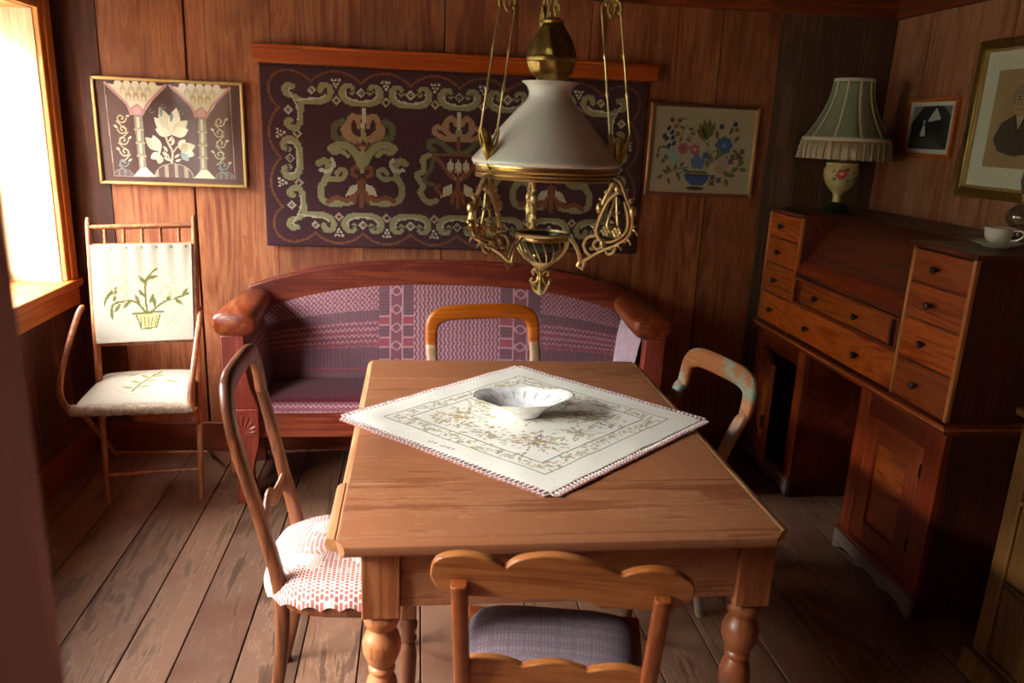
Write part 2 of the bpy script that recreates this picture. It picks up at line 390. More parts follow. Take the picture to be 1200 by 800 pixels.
# ------------------------------------------------------------------ needlework canvas: coloured grid of faces
class Cv:
    def __init__(s, w, h, n, bgc):
        s.w, s.h = w, h; s.W = int(round(w*n)); s.H = int(round(h*n))
        x = (np.arange(s.W)+0.5)*w/s.W; y = (np.arange(s.H)+0.5)*h/s.H
        s.X, s.Y = np.meshgrid(x, y)
        s.im = np.empty((s.H, s.W, 3)); s.im[:] = lin(bgc)
    def put(s, mask, col, a=1.0):
        s.im[mask] = s.im[mask]*(1-a)+np.array(lin(col))*a; return s
    def ell(s, cx, cy, rx, ry, col, rot=0.0, a=1.0):
        c, q = math.cos(rot), math.sin(rot); dx, dy = s.X-cx, s.Y-cy
        return s.put(((dx*c+dy*q)/rx)**2+((-dx*q+dy*c)/ry)**2 < 1, col, a)
    def poly(s, pts, col, a=1.0):
        m = np.zeros(s.X.shape, bool); n = len(pts)
        for i in range(n):
            (x1, y1), (x2, y2) = pts[i], pts[(i+1) % n]
            if y1 == y2: continue
            c = (s.Y > min(y1, y2)) & (s.Y <= max(y1, y2))
            m ^= c & (s.X < x1+(s.Y-y1)*(x2-x1)/(y2-y1))
        return s.put(m, col, a)
    def stroke(s, pts, wd, col, curve=True, taper=False, a=1.0, n=6):
        P = crm(pts, n) if curve and len(pts) > 2 else np.array(pts, float)
        m = np.zeros(s.X.shape, bool); N = len(P)-1
        for i in range(N):
            w_ = wd/2*((1-0.75*i/N) if taper else 1.0)
            ax, ay = P[i]; bx_, by = P[i+1]; dx, dy = bx_-ax, by-ay; l2 = dx*dx+dy*dy+1e-12
            t_ = np.clip(((s.X-ax)*dx+(s.Y-ay)*dy)/l2, 0, 1)
            m |= (s.X-ax-t_*dx)**2+(s.Y-ay-t_*dy)**2 < w_*w_
        return s.put(m, col, a)
    def leaf(s, x, y, ang, ln, wd, col, a=1.0):
        dx, dy = s.X-x, s.Y-y; c, q = math.cos(ang), math.sin(ang)
        t_ = (dx*c+dy*q)/ln; n_ = (-dx*q+dy*c)/wd
        return s.put((t_ > 0) & (t_ < 1) & (np.abs(n_) < np.sin(PI*np.clip(t_, 0, 1))*0.5), col, a)
    def diamond(s, cx, cy, r, col, ry=None):
        return s.put(np.abs(s.X-cx)/r+np.abs(s.Y-cy)/(ry or r) < 1, col)
    def jitter(s, amt, seed=1):
        g = np.random.default_rng(seed); s.im *= 1+amt*(g.random(s.im.shape[:2])-0.5)[..., None]*2; return s

def panel(name, cv, f, mat, parent, thick=0.0, kind=None):
    """f(U, V) -> x, y, z arrays; U, V in 0..1, V downwards"""
    W, H = cv.W, cv.H
    U, V = np.meshgrid(np.linspace(0, 1, W+1), np.linspace(0, 1, H+1))
    x, y, z = f(U, V)
    vs = np.stack([np.broadcast_to(q, U.shape).ravel() for q in (x, y, z)], 1)
    i = (np.arange(H)[:, None]*(W+1)+np.arange(W)[None, :]).ravel()
    fs = np.stack([i, i+W+1, i+W+2, i+1], 1)
    me = bpy.data.meshes.new(name)
    me.vertices.add(len(vs)); me.vertices.foreach_set('co', vs.ravel())
    me.loops.add(fs.size); me.loops.foreach_set('vertex_index', fs.ravel().astype(np.int32))
    me.polygons.add(len(fs)); me.polygons.foreach_set('loop_start', (np.arange(len(fs))*4).astype(np.int32))
    me.update(calc_edges=True)
    at = me.color_attributes.new('Col', 'FLOAT_COLOR', 'CORNER')
    col = np.ones((len(fs), 4, 4)); col[:, :, :3] = cv.im.reshape(-1, 1, 3)
    at.data.foreach_set('color', col.ravel())
    o = finish(name, me, mat, parent, 60, kind=kind)
    if thick:
        sd = o.modifiers.new('thick', 'SOLIDIFY'); sd.thickness = thick; sd.offset = -1
    return o

# ------------------------------------------------------------------ the room
def struct(name, mb, mat, label=None, bevel=0.0):
    o = mb.build(name, mat, None, 35, bevel); o['kind'] = 'structure'
    if label: o['label'] = label
    return o

floor = struct('floor', MB().box(XL-0.3, XR+0.1, -1.6, YB+0.1, -0.08, -0.022), M['gap'], 'worn grey brown floor of wide wooden boards')
fx = [XL, -1.46, -1.28, -1.09, -0.885, -0.72, -0.535, -0.35, -0.17, 0.02, 0.2, 0.38, 0.57, 0.76, 0.95, 1.14, 1.33, 1.527, 1.72, 1.9, 2.1, XR]
for i in range(len(fx)-1):
    cuts = [-1.6, YB] if i % 3 else [-1.6, rnd.uniform(0.9, 1.6), YB]
    for j in range(len(cuts)-1):
        g = 0.0022
        dz = rnd.uniform(-0.0025, 0)
        bx('board', M['floor'], floor, fx[i]+g, fx[i+1]-g, cuts[j]+g, cuts[j+1]-g, -0.022, dz, 0.002, 1)

wb = struct('wall_back', MB().box(XL-0.3, XR+0.1, YB+0.022, YB+0.12, -0.05, ZC), M['gap'], 'wood panelled wall of wide upright planks')
sx = [XL, -1.37, -1.010, -0.648, -0.259, 0.112, 0.44, 0.78, 1.056, 1.402, 1.69, XR]
sg = [0, 0.0015, 0.005, 0.001, 0.001, 0.0025, 0.0008, 0.001, 0.0015, 0.003, 0.001, 0]
for i in range(len(sx)-1):
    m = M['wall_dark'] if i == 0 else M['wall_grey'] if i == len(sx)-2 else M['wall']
    bx('plank', m, wb, sx[i]+sg[i], sx[i+1]-sg[i+1], YB, YB+0.022, 0, ZC, 0.0015, 1)
wr = struct('wall_right', MB().box(XR+0.022, XR+0.12, YF-0.12, YB+0.1, -0.05, ZC), M['gap'], 'wood panelled side wall behind the writing desk')
sy = [YB, 3.47, 3.145, 2.946, 2.756, 2.45, 2.15, 1.8, 1.5, 1.15, 0.8, 0.5]
for i in range(len(sy)-1):
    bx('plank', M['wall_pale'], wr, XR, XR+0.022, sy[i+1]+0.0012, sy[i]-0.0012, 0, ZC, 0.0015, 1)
# left wall: log core with two window openings, lined with upright boards
core = MB()
ys = [-1.6, WINS[1][0]-0.03, WINS[1][1]+0.03, WINS[0][0]-0.03, WINS[0][1]+0.03, YB+0.1]
for a, b in ((0, 1), (2, 3), (4, 5)): core.box(XO, XL-0.02, ys[a], ys[b], -0.05, ZC)
for y0, y1, z0, z1 in WINS:
    core.box(XO, XL-0.02, y0-0.03, y1+0.03, -0.05, z0-0.035); core.box(XO, XL-0.02, y0-0.03, y1+0.03, z1+0.03, ZC)
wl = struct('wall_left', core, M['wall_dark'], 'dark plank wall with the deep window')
for a, b in ((YF, WINS[1][0]), (WINS[1][1], WINS[0][0]), (WINS[0][1], YB)):
    n = max(1, round((b-a)/0.24))
    for k in range(n):
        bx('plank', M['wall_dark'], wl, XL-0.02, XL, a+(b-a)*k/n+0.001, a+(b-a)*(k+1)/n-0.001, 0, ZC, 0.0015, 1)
for y0, y1, z0, z1 in WINS:
    for k in range(4):
        ya, yb = y0+(y1-y0)*k/4+0.001, y0+(y1-y0)*(k+1)/4-0.001
        bx('plank', M['wall_dark'], wl, XL-0.02, XL, ya, yb, 0, z0-0.03, 0.0015, 1)
        bx('plank', M['wall_dark'], wl, XL-0.02, XL, ya, yb, z1+0.03, ZC, 0.0015, 1)
struct('ceiling', MB().box(XL-0.3, XR+0.1, -1.6, YB+0.1, ZC, ZC+0.06), M['desk_side'])
struct('trim_1', MB().box(XL, XR, YB-0.03, YB, 2.17, ZC), M['beam'], 'dark beam along the top of the plank wall', 0.004)
struct('trim_2', MB().box(XR-0.03, XR, YF, YB-0.03, 2.17, ZC), M['beam_y'], 'dark beam along the top of the side wall', 0.004)
struct('baseboard_back', MB().box(XL, XR, YB-0.022, YB, 0, 0.15), M['beam'], 'brown skirting board at the foot of the plank wall', 0.004)
struct('baseboard_left', MB().box(XL, XL+0.02, YF, YB-0.022, 0, 0.15), M['beam_y'], None, 0.004)

def window(name, y0, y1, z0, z1, label):
    w = MB().box(XO+0.03, XO+0.075, y0, y0+0.05, z0, z1).build('sash_stile', M['sash'], None, 35, 0.003)
    w.name = name; tag(w, label, kind='structure')
    bx('sash_stile', M['sash'], w, XO+0.03, XO+0.075, y1-0.05, y1, z0, z1)
    bx('sash_rail', M['sash'], w, XO+0.03, XO+0.075, y0+0.05, y1-0.05, z1-0.05, z1)
    bx('sash_rail', M['sash'], w, XO+0.03, XO+0.075, y0+0.05, y1-0.05, z0, z0+0.06)
    ym = (y0+y1)/2
    bx('mullion', M['sash'], w, XO+0.03, XO+0.075, ym-0.03, ym+0.03, z0+0.06, z1-0.05)
    zs = [z0+0.06+(z1-0.11-z0)*k/3 for k in range(4)]
    for a, b in ((y0+0.05, ym-0.03), (ym+0.03, y1-0.05)):
        for k in (1, 2): bx('glazing_bar', M['sash'], w, XO+0.04, XO+0.065, a, b, zs[k]-0.01, zs[k]+0.01, 0.002)
        for k in range(3): bx('pane', M['pane'], w, XO+0.05, XO+0.053, a, b, zs[k]+(0.01 if k else 0), zs[k+1]-(0.01 if k < 2 else 0), 0)
    t = 0.03
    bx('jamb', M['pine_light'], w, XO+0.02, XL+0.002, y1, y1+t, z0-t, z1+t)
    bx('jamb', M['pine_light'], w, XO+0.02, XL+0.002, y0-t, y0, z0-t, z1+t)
    bx('head_board', M['pine_y'], w, XO+0.02, XL+0.002, y0, y1, z1, z1+t)
    bx('sill', M['pine_y'], w, XO+0.02, XL+0.05, y0-0.12, y1+0.105, z0-0.035, z0, 0.006)
    bx('apron', M['pine_y'], w, XL, XL+0.03, y0-0.09, y1+0.10, z0-0.12, z0-0.035, 0.004)
    for a, b in ((y1+0.004, y1+0.115), (y0-0.115, y0-0.004)):
        cs = bx('casing', M['pine'], w, XL, XL+0.024, a, b, z0, z1+0.11, 0.005)
        bx('casing_bead', M['pine'], cs, XL+0.024, XL+0.034, a+0.03 if a > y1 else a+0.02, b-0.02 if a > y1 else b-0.03, z0, z1+0.08, 0.004)
    bx('casing', M['pine'], w, XL, XL+0.024, y0-0.004, y1+0.004, z1+0.004, z1+0.11, 0.005)
    return w
window('window_1', *WINS[0], 'deep set window with orange pine casing and sunlit jamb')
window('window_2', *WINS[1], 'deep set window nearer the doorway')

# doorway the photograph is taken through
DX0, DX1 = -0.243, 0.66
wf = MB(); wf.box(XL, DX0-0.05, YF-0.12, YF-0.01, 0, ZC).box(DX1+0.05, XR, YF-0.12, YF-0.01, 0, ZC).box(DX0-0.05, DX1+0.05, YF-0.12, YF-0.01, 2.05, ZC)
struct('wall_front', wf, M['wall_dark'], 'plank wall holding the doorway')
d = MB().box(DX0-0.05, DX0, YF-0.14, YF, 0, 2.0).build('door_1', M['jamb_dark'], None, 35, 0.006)
tag(d, 'dark brown wooden jamb of the open doorway', kind='structure')
bx('jamb', M['jamb_dark'], d, DX1, DX1+0.05, YF-0.14, YF, 0, 2.0, 0.006)
bx('jamb_head', M['jamb_dark'], d, DX0-0.05, DX1+0.05, YF-0.14, YF, 2.0, 2.05, 0.006)
hall = MB().box(XL, XL+0.05, -1.6, YF-0.12, 0, ZC).box(XL, XR, -1.65, -1.6, -0.05, ZC)
hall.box(XR-0.05, XR, -1.6, HW[0], 0, ZC).box(XR-0.05, XR, HW[1], YF-0.12, 0, ZC).box(XR-0.05, XR, HW[0], HW[1], 0, HW[2]).box(XR-0.05, XR, HW[0], HW[1], HW[3], ZC)
struct('wall_hall', hall, M['wall'], 'plank walls of the hall behind the doorway')

# unseen hillside added outside to block the low sky
hv = []; hf = []
nx, ny = 16, 20
for i in range(nx+1):
    for j in range(ny+1):
        x = -3.0-40*(i/nx)**1.4; y = -45+95*j/ny
        z = -0.9+max(0, (-x-6))*0.50+0.5*math.sin(j*0.9+i)*min(1, i/6)
        hv.append((x, y, z))
for i in range(nx):
    for j in range(ny):
        a = i*(ny+1)+j; hf.append((a, a+1, a+ny+2, a+ny+1))
struct('sky_blocking_hillside', MB().add(hv, hf), M['sky_blocker'], 'unseen hillside added to block the low sky')

# ------------------------------------------------------------------ dining table
TT = 0.76
tx0, tx1, ty0, ty1 = -0.19, 0.84, 1.462, 2.80
tb = empty('dining_table', (0.325, 2.13, 0), 'old wooden dining table with turned legs and cracked plank top', 'table')
yb_ = [ty0+0.03, 1.745, 2.16, 2.565, ty1-0.03]
for k in range(4):
    g = 0.0016 if k in (1, 3) else 0.0004
    bx('board', M['table'], tb, tx0+0.03, tx1-0.03, yb_[k]+(0.0016 if k in (1, 3) else 0.0004), yb_[k+1]-(0.0016 if k in (0, 2) else 0.0004), TT-0.034, TT, 0.0012, 2)
def edge_prof(sgn):    # rounded thumb moulding, offset outwards and height
    return [(0, -0.034), (0.022, -0.034), (0.028, -0.028), (0.03, -0.018), (0.027, -0.009), (0.018, -0.003), (0.008, -0.001), (0.006, -0.004), (0.002, -0.0005), (0, -0.001)]
def edge_strip(name, axis, a0, a1, base, sgn, mat, ch=(True, True)):
    pr = edge_prof(1); vs = []; fs = []; n = len(pr)
    for e, a in ((0, a0), (1, a1)):
        for o, h in pr:
            cut = o if ch[e] else 0          # mitred ends
            aa = a+(cut if e else -cut)
            vs.append((base+sgn*o, aa, TT+h) if axis == 'y' else (aa, base+sgn*o, TT+h))
    for i in range(n): fs.append((i, (i+1) % n, n+(i+1) % n, n+i))
    fs += [tuple(range(n))[::-1], tuple(range(n, 2*n))]
    me = MB().add(vs, fs).mesh(name)
    import bmesh
    b = bmesh.new(); b.from_mesh(me); bmesh.ops.recalc_face_normals(b, faces=b.faces)
    for v in b.verts:      # clip the four corners at 45 degrees
        for cx, sx_ in ((tx0, 1), (tx1, -1)):
            for cy, sy_ in ((ty0, 1), (ty1, -1)):
                dx, dy = (v.co.x-cx)*sx_, (v.co.y-cy)*sy_
                if dx > -0.02 and dy > -0.02 and dx+dy < 0.045:
                    k = 0.045-dx-dy
                    if axis == 'y': v.co.y += sy_*k
                    else: v.co.x += sx_*k
    b.to_mesh(me); b.free()
    return finish(name, me, mat, tb, 30)
edge_strip('edge_moulding', 'x', tx0+0.03, tx1-0.03, ty0+0.03, -1, M['table'])
edge_strip('edge_moulding', 'x', tx0+0.03, tx1-0.03, ty1-0.03, 1, M['table'])
edge_strip('edge_moulding', 'y', ty0+0.03, ty1-0.03, tx1-0.03, 1, M['table_y'])
edge_strip('edge_moulding', 'y', ty0+0.03, 1.757, tx0+0.03, -1, M['table_y'], (True, False))
edge_strip('edge_moulding', 'y', 1.757, ty1-0.03, tx0+0.042, -1, M['table_y'], (False, True))
LX = (-0.115, 0.737); LY = (1.505, 2.68); LB = 0.083
for y in (LY[0]+0.012, LY[1]+LB-0.034): bx('apron', M['table'], tb, LX[0]+LB, LX[1], y, y+0.022, 0.572, TT-0.034, 0.003)
for x in (LX[0]+0.012, LX[1]+LB-0.034): bx('apron', M['table_y'], tb, x, x+0.022, LY[0]+LB, LY[1], 0.572, TT-0.034, 0.003)
leg_prof = [(0.0, 0), (0.019, 0), (0.024, 0.012), (0.026, 0.03), (0.02, 0.05), (0.017, 0.07), (0.024, 0.085), (0.024, 0.095), (0.018, 0.105), (0.022, 0.15), (0.03, 0.22), (0.037, 0.29), (0.039, 0.33), (0.034, 0.365),
            (0.024, 0.385), (0.03, 0.392), (0.031, 0.40), (0.025, 0.407), (0.034, 0.42), (0.043, 0.445), (0.044, 0.465), (0.038, 0.487), (0.027, 0.498), (0.027, 0.505), (0.036, 0.512), (0.041, 0.525), (0.041, 0.54), (0.032, 0.549), (0.032, 0.552)]
for x in LX:
    for y in LY:
        lg = bx('leg', M['table_z'], tb, x, x+LB, y, y+LB, 0.55, TT-0.034, 0.003)
        MB().lathe(leg_prof, (x+LB/2, y+LB/2), 28).build('turned_shaft', M['table_z'], lg, 50)

# ------------------------------------------------------------------ embroidered table runner and bowl
def cloth_canvas():
    cv = Cv(0.73, 0.73, 250, 'e2dccd'); g = random.Random(4)
    gold, dk, gr, pk = 'b59a5e', '6b6458', '8f8f74', 'a98a74'
    for o_, wd, c in ((0.075, 0.0028, '8a8478'), (0.128, 0.0034, dk)):
        w = 0.73-o_
        cv.stroke([(o_, o_), (w, o_), (w, w), (o_, w), (o_, o_)], wd, c, curve=False)
    def sprig(x, y, s, n, cols):
        for k in range(n):
            a = g.uniform(0, 2*PI); r = g.uniform(0, s)
            px, py = x+r*math.cos(a), y+r*math.sin(a)
            q = g.random()
            c = g.choice(cols)
            if q < 0.5: cv.leaf(px, py, a+g.uniform(-0.7, 0.7), g.uniform(0.012, 0.03), g.uniform(0.005, 0.01), c, 0.75)
            elif q < 0.8:
                b = g.uniform(0, 6); cv.stroke([(px+0.009*math.cos(b+t_*0.9)*(1-t_*0.1), py+0.009*math.sin(b+t_*0.9)) for t_ in range(6)], 0.0028, c, a=0.8)
            else: cv.ell(px, py, 0.006, 0.004, c, a, 0.8)
    for k in range(18):       # narrow floral band between the two lines
        t_ = 0.12+0.49*k/17
        for (x, y) in ((t_, 0.102), (t_, 0.628), (0.102, t_), (0.628, t_)): sprig(x, y, 0.018, 6, [gold, pk, gr])
    for cx, cy in ((0.23, 0.23), (0.5, 0.23), (0.23, 0.5), (0.5, 0.5)): sprig(cx, cy, 0.082, 130, [gold, gold, dk, gr, pk])
    for cx, cy in ((0.365, 0.19), (0.365, 0.54), (0.19, 0.365), (0.54, 0.365), (0.365, 0.365)): sprig(cx, cy, 0.055, 55, [gold, gr, pk])
    for k in range(9):         # worked initials on the hem, too small to read
        x = 0.30+k*0.011; cv.stroke([(x, 0.690), (x+g.uniform(-0.004, 0.006), 0.700)], 0.003, '7a4038', curve=False)
    return cv.jitter(0.05)
cl = empty('table_runner', (0.33, 2.17, TT), 'cream embroidered square cloth laid diagonally on the dining table', 'tablecloth')
CC = np.array([(-0.207, 2.185), (0.32, 1.672), (0.869, 2.147), (0.365, 2.679)])   # left, front, right, back corners
def cloth_xy(U, V):
    # (0,1) left, (1,1) front, (1,0) right, (0,0) back
    P = lambda i: ((1-U)*V*CC[0][i]+U*V*CC[1][i]+U*(1-V)*CC[2][i]+(1-U)*(1-V)*CC[3][i])
    return P(0), P(1)
def cloth_z(x, y):
    z = TT+0.0066+0.0012*np.sin(x*31+y*17)*np.sin(y*23-x*9)
    over = np.maximum(0, tx0+0.012-x)+np.maximum(0, x-(tx1-0.012))
    return z+0*over
def cloth_f(U, V):
    x, y = cloth_xy(U, V); return x, y, cloth_z(x, y)
panel('cloth', cloth_canvas(), cloth_f, M['embroidery'], cl, 0.0015)
for nm, mt, rad, off, nloop in (('crochet_edging', 'whitethread', 0.0095, 0.006, 50), ('edging_underside', 'pinkthread', 0.0095, 0.012, 50)):
    mb = MB(); corners = [CC[0], CC[1], CC[2], CC[3]]
    for s_ in range(4):
        a, b = corners[s_], corners[(s_+1) % 4]
        dr = (b-a)/np.linalg.norm(b-a); nr = np.array([dr[1], -dr[0]])
        for k in range(nloop):
            p = a+(b-a)*(k+0.5)/nloop+nr*off
            z = float(cloth_z(p[0], p[1]))-(0.0005 if off < 0.005 else 0.0018)
            ring = [(p[0]+rad*math.cos(t_)*dr[0]+rad*1.35*math.sin(t_)*nr[0], p[1]+rad*math.cos(t_)*dr[1]+rad*1.35*math.sin(t_)*nr[1], z+0.001*math.sin(3*t_)) for t_ in np.linspace(0, 2*PI, 9)[:-1]]
            mb.sweep(ring, 0.0023, None, (0, 0, 1), 4, closed=True)
    mb.build(nm, M[mt], cl, 60, kind='stuff')

def bowl():
    o = empty('sauce_boat', (0.318, 2.20, TT+0.0085), 'white scalloped porcelain dish with gold rim on embroidered cloth', 'dish')
    n = 72; z0 = TT+0.0085
    prof = [(0.0, 0.006), (0.36, 0.006), (0.40, 0.001), (0.44, 0.0), (0.47, 0.004), (0.52, 0.012), (0.66, 0.027), (0.84, 0.043), (1.0, 0.056)]
    inner = [(0.985, 0.056), (0.82, 0.042), (0.62, 0.026), (0.44, 0.014), (0.2, 0.0105), (0.0, 0.010)]
    def rim(a):
        c, s_ = math.cos(a), math.sin(a)
        r = 1/math.sqrt((c/0.138)**2+(s_/0.096)**2)
        r *= 1+0.03*abs(math.sin(4*a))-0.02
        r += 0.022*max(0, c)**14+0.012*max(0, -c)**10
        return r
    P = prof+inner; vs = []; fs = []; m = len(P); cols = []
    for k in range(n):
        a = 2*PI*k/n
        for r_, h in P:
            w = min(1, max(0, (r_-0.4)/0.6)); R_ = rim(a)*r_ if r_ > 0.4 else r_*(0.10*(1-w)+rim(a)*w)
            R_ = r_*((1-w)*0.125+w*rim(a))
            hh = h*(1+w*(0.16*max(0, math.cos(a))**6+0.10*max(0, -math.cos(a))**6-0.10*(1-abs(math.sin(4*a)))*w))
            vs.append((0.318+R_*math.cos(a), 2.20+R_*math.sin(a), z0+hh))
    for k in range(n):
        for j in range(m-1): fs.append((k*m+j, ((k+1) % n)*m+j, ((k+1) % n)*m+j+1, k*m+j+1))
    me = MB().add(vs, fs).mesh('body')
    at = me.color_attributes.new('Col', 'FLOAT_COLOR', 'CORNER'); col = []
    white, gold, grey = lin('e9e7e3'), lin('6a5636'), lin('b9bcc0')
    for f in fs:
        k, j = f[0]//m, f[0] % m; a = 2*PI*(k+0.5)/n
        notch = abs(math.sin(4*a)) < 0.16
        c = white
        if len(prof) <= j < len(prof)+2 and notch and j < len(prof)+1: c = gold
        elif j in (len(prof)-1,): c = gold
        elif j == len(prof)+1 and (k % 5 == 0): c = grey
        col += [(*c, 1)]*len(f)
    at.data.foreach_set('color', np.array(col).ravel())
    finish('body', me, M['porcelain'], o, 60)
    return o
bowl()

# ------------------------------------------------------------------ needlepoint wall hanging and its rail
def tapestry():
    w, h = 1.765, 0.805
    BGC = '4a2e34'
    cv = Cv(w, h, 165, BGC)
    GR, CR, TN, BR, GD = '8f8c68', 'b8b099', 'a07a5e', '7a4c36', '5e6044'
    def T(cx, cy):                       # pixel in the left half of the photographed cloth -> metres
        u = (cx-45-(cy-70)*0.039)/828.0; v = (cy-70-(cx-45)*0.030)/862.0
        return u, v
    def both(fn):
        fn(lambda p: p, 1); fn(lambda p: (w-p[0], p[1]), -1)
    def st(pts, wd, c, **k):
        pts = [T(*p) for p in pts]
        cv.stroke(pts, wd, c, **k); cv.stroke([(w-x, y) for x, y in pts], wd, c, **k)
    def pl(pts, c):
        pts = [T(*p) for p in pts]
        cv.poly(pts, c); cv.poly([(w-x, y) for x, y in pts], c)
    # border: scrolled C units, diamonds, scalloped outline
    def unit(o, t, n, ends=()):          # origin, along, inward directions
        q = lambda a, b: (o[0]+t[0]*a+n[0]*b, o[1]+t[1]*a+n[1]*b)
        ring = [(-0.040, -0.006), (-0.046, -0.024), (-0.064, -0.028), (-0.084, -0.010), (-0.082, 0.018), (-0.055, 0.040), (0, 0.044)]
        ring = ring+[(-a, b) for a, b in ring[-2::-1]]
        cv.stroke([q(*p) for p in ring], 0.027, GR)
        for sg_ in (1, -1):
            cv.stroke([q(sg_*a, b) for a, b in ((-0.030, -0.012), (-0.046, -0.006), (-0.052, -0.017), (-0.060, -0.014), (-0.062, 0.0))], 0.006, BGC)
        ins = [(-0.066, -0.006), (-0.070, 0.006), (-0.060, 0.022), (-0.035, 0.032), (0, 0.0345)]
        ins = ins+[(-a, b) for a, b in ins[-2::-1]]
        cv.stroke([q(*p) for p in ins], 0.0078, CR)
        x, y = q(0, 0.0); cv.diamond(x, y, 0.022, CR); cv.diamond(x, y, 0.0125, BGC); cv.diamond(x, y, 0.006, TN)
        if ends:
            for k in ends:
                sc = [(0.0, -0.040), (0.03, -0.064), (0.07, -0.082), (0.1105, -0.088), (0.151, -0.082), (0.191, -0.064), (0.221, -0.040)]
                cv.stroke([q(a*k, b) for a, b in sc], 0.010, BR)
                x, y = q(0.1105*k, 0.036); cv.diamond(x, y, 0.022, 'b09880'); cv.diamond(x, y, 0.011, BGC)
                for r_ in range(3):
                    for k2 in range(3-r_):
                        x, y = q(0.1105*k+(k2-(2-r_)/2)*0.016, -0.050+r_*0.014); cv.ell(x, y, 0.0062, 0.0062, CR)
    for i in (-2, -1, 0, 1, 2):
        e = (1, -1) if i == 0 else (1,) if i > 0 else (-1,)
        unit((w/2+i*0.221, 0.106), (1, 0), (0, 1), e); unit((w/2+i*0.221, h-0.106), (1, 0), (0, -1), e)
    unit((0.118, h/2), (0, 1), (1, 0), (1, -1)); unit((w-0.118, h/2), (0, 1), (-1, 0), (1, -1))
    for sx_ in (0, 1):
        for sy_ in (0, 1):
            fx_ = lambda x: w-x if sx_ else x
            fy_ = lambda y: h-y if sy_ else y
            q = lambda pts: [(fx_(a), fy_(b)) for a, b in pts]
            cv.stroke(q([(0.262, 0.10), (0.268, 0.082), (0.288, 0.078), (0.305, 0.095), (0.302, 0.122), (0.275, 0.145), (0.22, 0.152), (0.178, 0.158), (0.172, 0.20), (0.168, 0.245), (0.145, 0.270), (0.118, 0.262), (0.108, 0.245), (0.125, 0.235)]), 0.026, GR)
            cv.stroke(q([(0.175, 0.15), (0.14, 0.13), (0.112, 0.122), (0.102, 0.10), (0.118, 0.085), (0.14, 0.09)]), 0.024, GR)
            cv.stroke(q([(0.158, 0.235), (0.160, 0.20), (0.150, 0.155), (0.122, 0.110), (0.132, 0.098)]), 0.0078, CR)
            cv.stroke(q([(0.285, 0.115), (0.262, 0.135), (0.205, 0.140), (0.150, 0.150)]), 0.0078, CR)
            cv.stroke(q([(0.22, 0.064), (0.18, 0.036), (0.13, 0.022), (0.085, 0.028), (0.05, 0.055), (0.035, 0.10), (0.045, 0.145), (0.07, 0.175), (0.075, 0.185)]), 0.010, BR)
            for x, y in ((0.222, 0.102), (0.118, 0.190)):
                cv.diamond(fx_(x), fy_(y), 0.02, CR); cv.diamond(fx_(x), fy_(y), 0.010, BGC); cv.diamond(fx_(x), fy_(y), 0.005, TN)
    # side motifs: tulip above leaf scrolls
    c = 425
    for sg_ in (1, -1):
        m = lambda pts: [(c+sg_*(x-c), y) for x, y in pts]
        st(m([(345, 280), (318, 300), (322, 340), (360, 350), (395, 385), (420, 450)]), 0.030, GD)
        st(m([(310, 380), (350, 368), (395, 395), (422, 455)]), 0.034, GR)
        st(m([(300, 385), (320, 400), (345, 392), (370, 410)]), 0.02, GR)
        st(m([(412, 350), (385, 335), (365, 300), (382, 262), (402, 265)]), 0.026, TN)
        st(m([(395, 352), (360, 335), (352, 305), (372, 300)]), 0.022, TN)
        st(m([(408, 300), (405, 275), (412, 262)]), 0.02, TN)
        st(m([(262, 440), (285, 430), (300, 455), (290, 500), (270, 540), (282, 585), (330, 597), (388, 590)]), 0.030, GR)
        st(m([(280, 520), (300, 500), (345, 500), (365, 475), (345, 462), (330, 480)]), 0.022, GR)
        st(m([(310, 425), (318, 445), (300, 470), (270, 465)]), 0.017, CR)
        st(m([(300, 590), (330, 575), (370, 585), (395, 570)]), 0.022, BR)
        pl(m([(408, 520), (380, 530), (362, 572), (380, 565), (398, 560), (410, 548)]), CR)
        st(m([(425, 465), (395, 455), (388, 480), (405, 490)]), 0.018, BR)
        st(m([(425, 540), (405, 560), (400, 590)]), 0.018, BR)
    pl([(413, 350), (425, 240), (437, 350)], GR); st([(425, 235), (425, 300)], 0.018, CR, curve=False)
    pl([(400, 365), (450, 365), (425, 410)], BR); pl([(410, 372), (440, 372), (425, 400)], TN)
    st([(425, 400), (425, 470)], 0.022, GR, curve=False); pl([(425, 492), (445, 512), (425, 532), (405, 512)], BR)
    st([(425, 530), (425, 605)], 0.024, BR, curve=False)
    # centre motif: flower over a triangular vase (drawn once on the axis)
    ax = w/2
    def c1(pts): return [(ax+(x-785)/828.0, (y-70)/862.0-0.026) for x, y in pts]
    for sg_ in (1, -1):
        m = lambda pts: [(ax+sg_*((x-785)/828.0), (y-70)/862.0-0.026) for x, y in pts]
        cv.stroke(m([(780, 335), (745, 325), (735, 285), (755, 262), (775, 285)]), 0.026, TN)
        cv.stroke(m([(770, 345), (725, 340), (690, 315), (705, 298), (735, 310)]), 0.024, TN)
        cv.stroke(m([(775, 400), (745, 385), (715, 358), (675, 355), (672, 380), (690, 388)]), 0.024, GD)
        cv.stroke(m([(680, 408), (715, 440), (745, 480), (772, 505)]), 0.012, BR)
        cv.stroke(m([(672, 410), (650, 425), (652, 470), (625, 490), (650, 530), (640, 560), (670, 595), (700, 590)]), 0.026, GR)
        cv.stroke(m([(690, 420), (680, 460), (655, 510), (690, 525)]), 0.018, GD)
        cv.poly(m([(760, 520), (732, 532), (715, 578), (738, 570), (752, 565), (765, 548)]), CR)
        cv.stroke(m([(720, 560), (700, 540), (712, 530)]), 0.018, BR)
        cv.stroke(m([(785, 545), (768, 562), (762, 595)]), 0.018, BR)
        cv.leaf(*m([(770, 470)])[0], -PI/2+sg_*-0.25, 0.055, 0.028, CR)
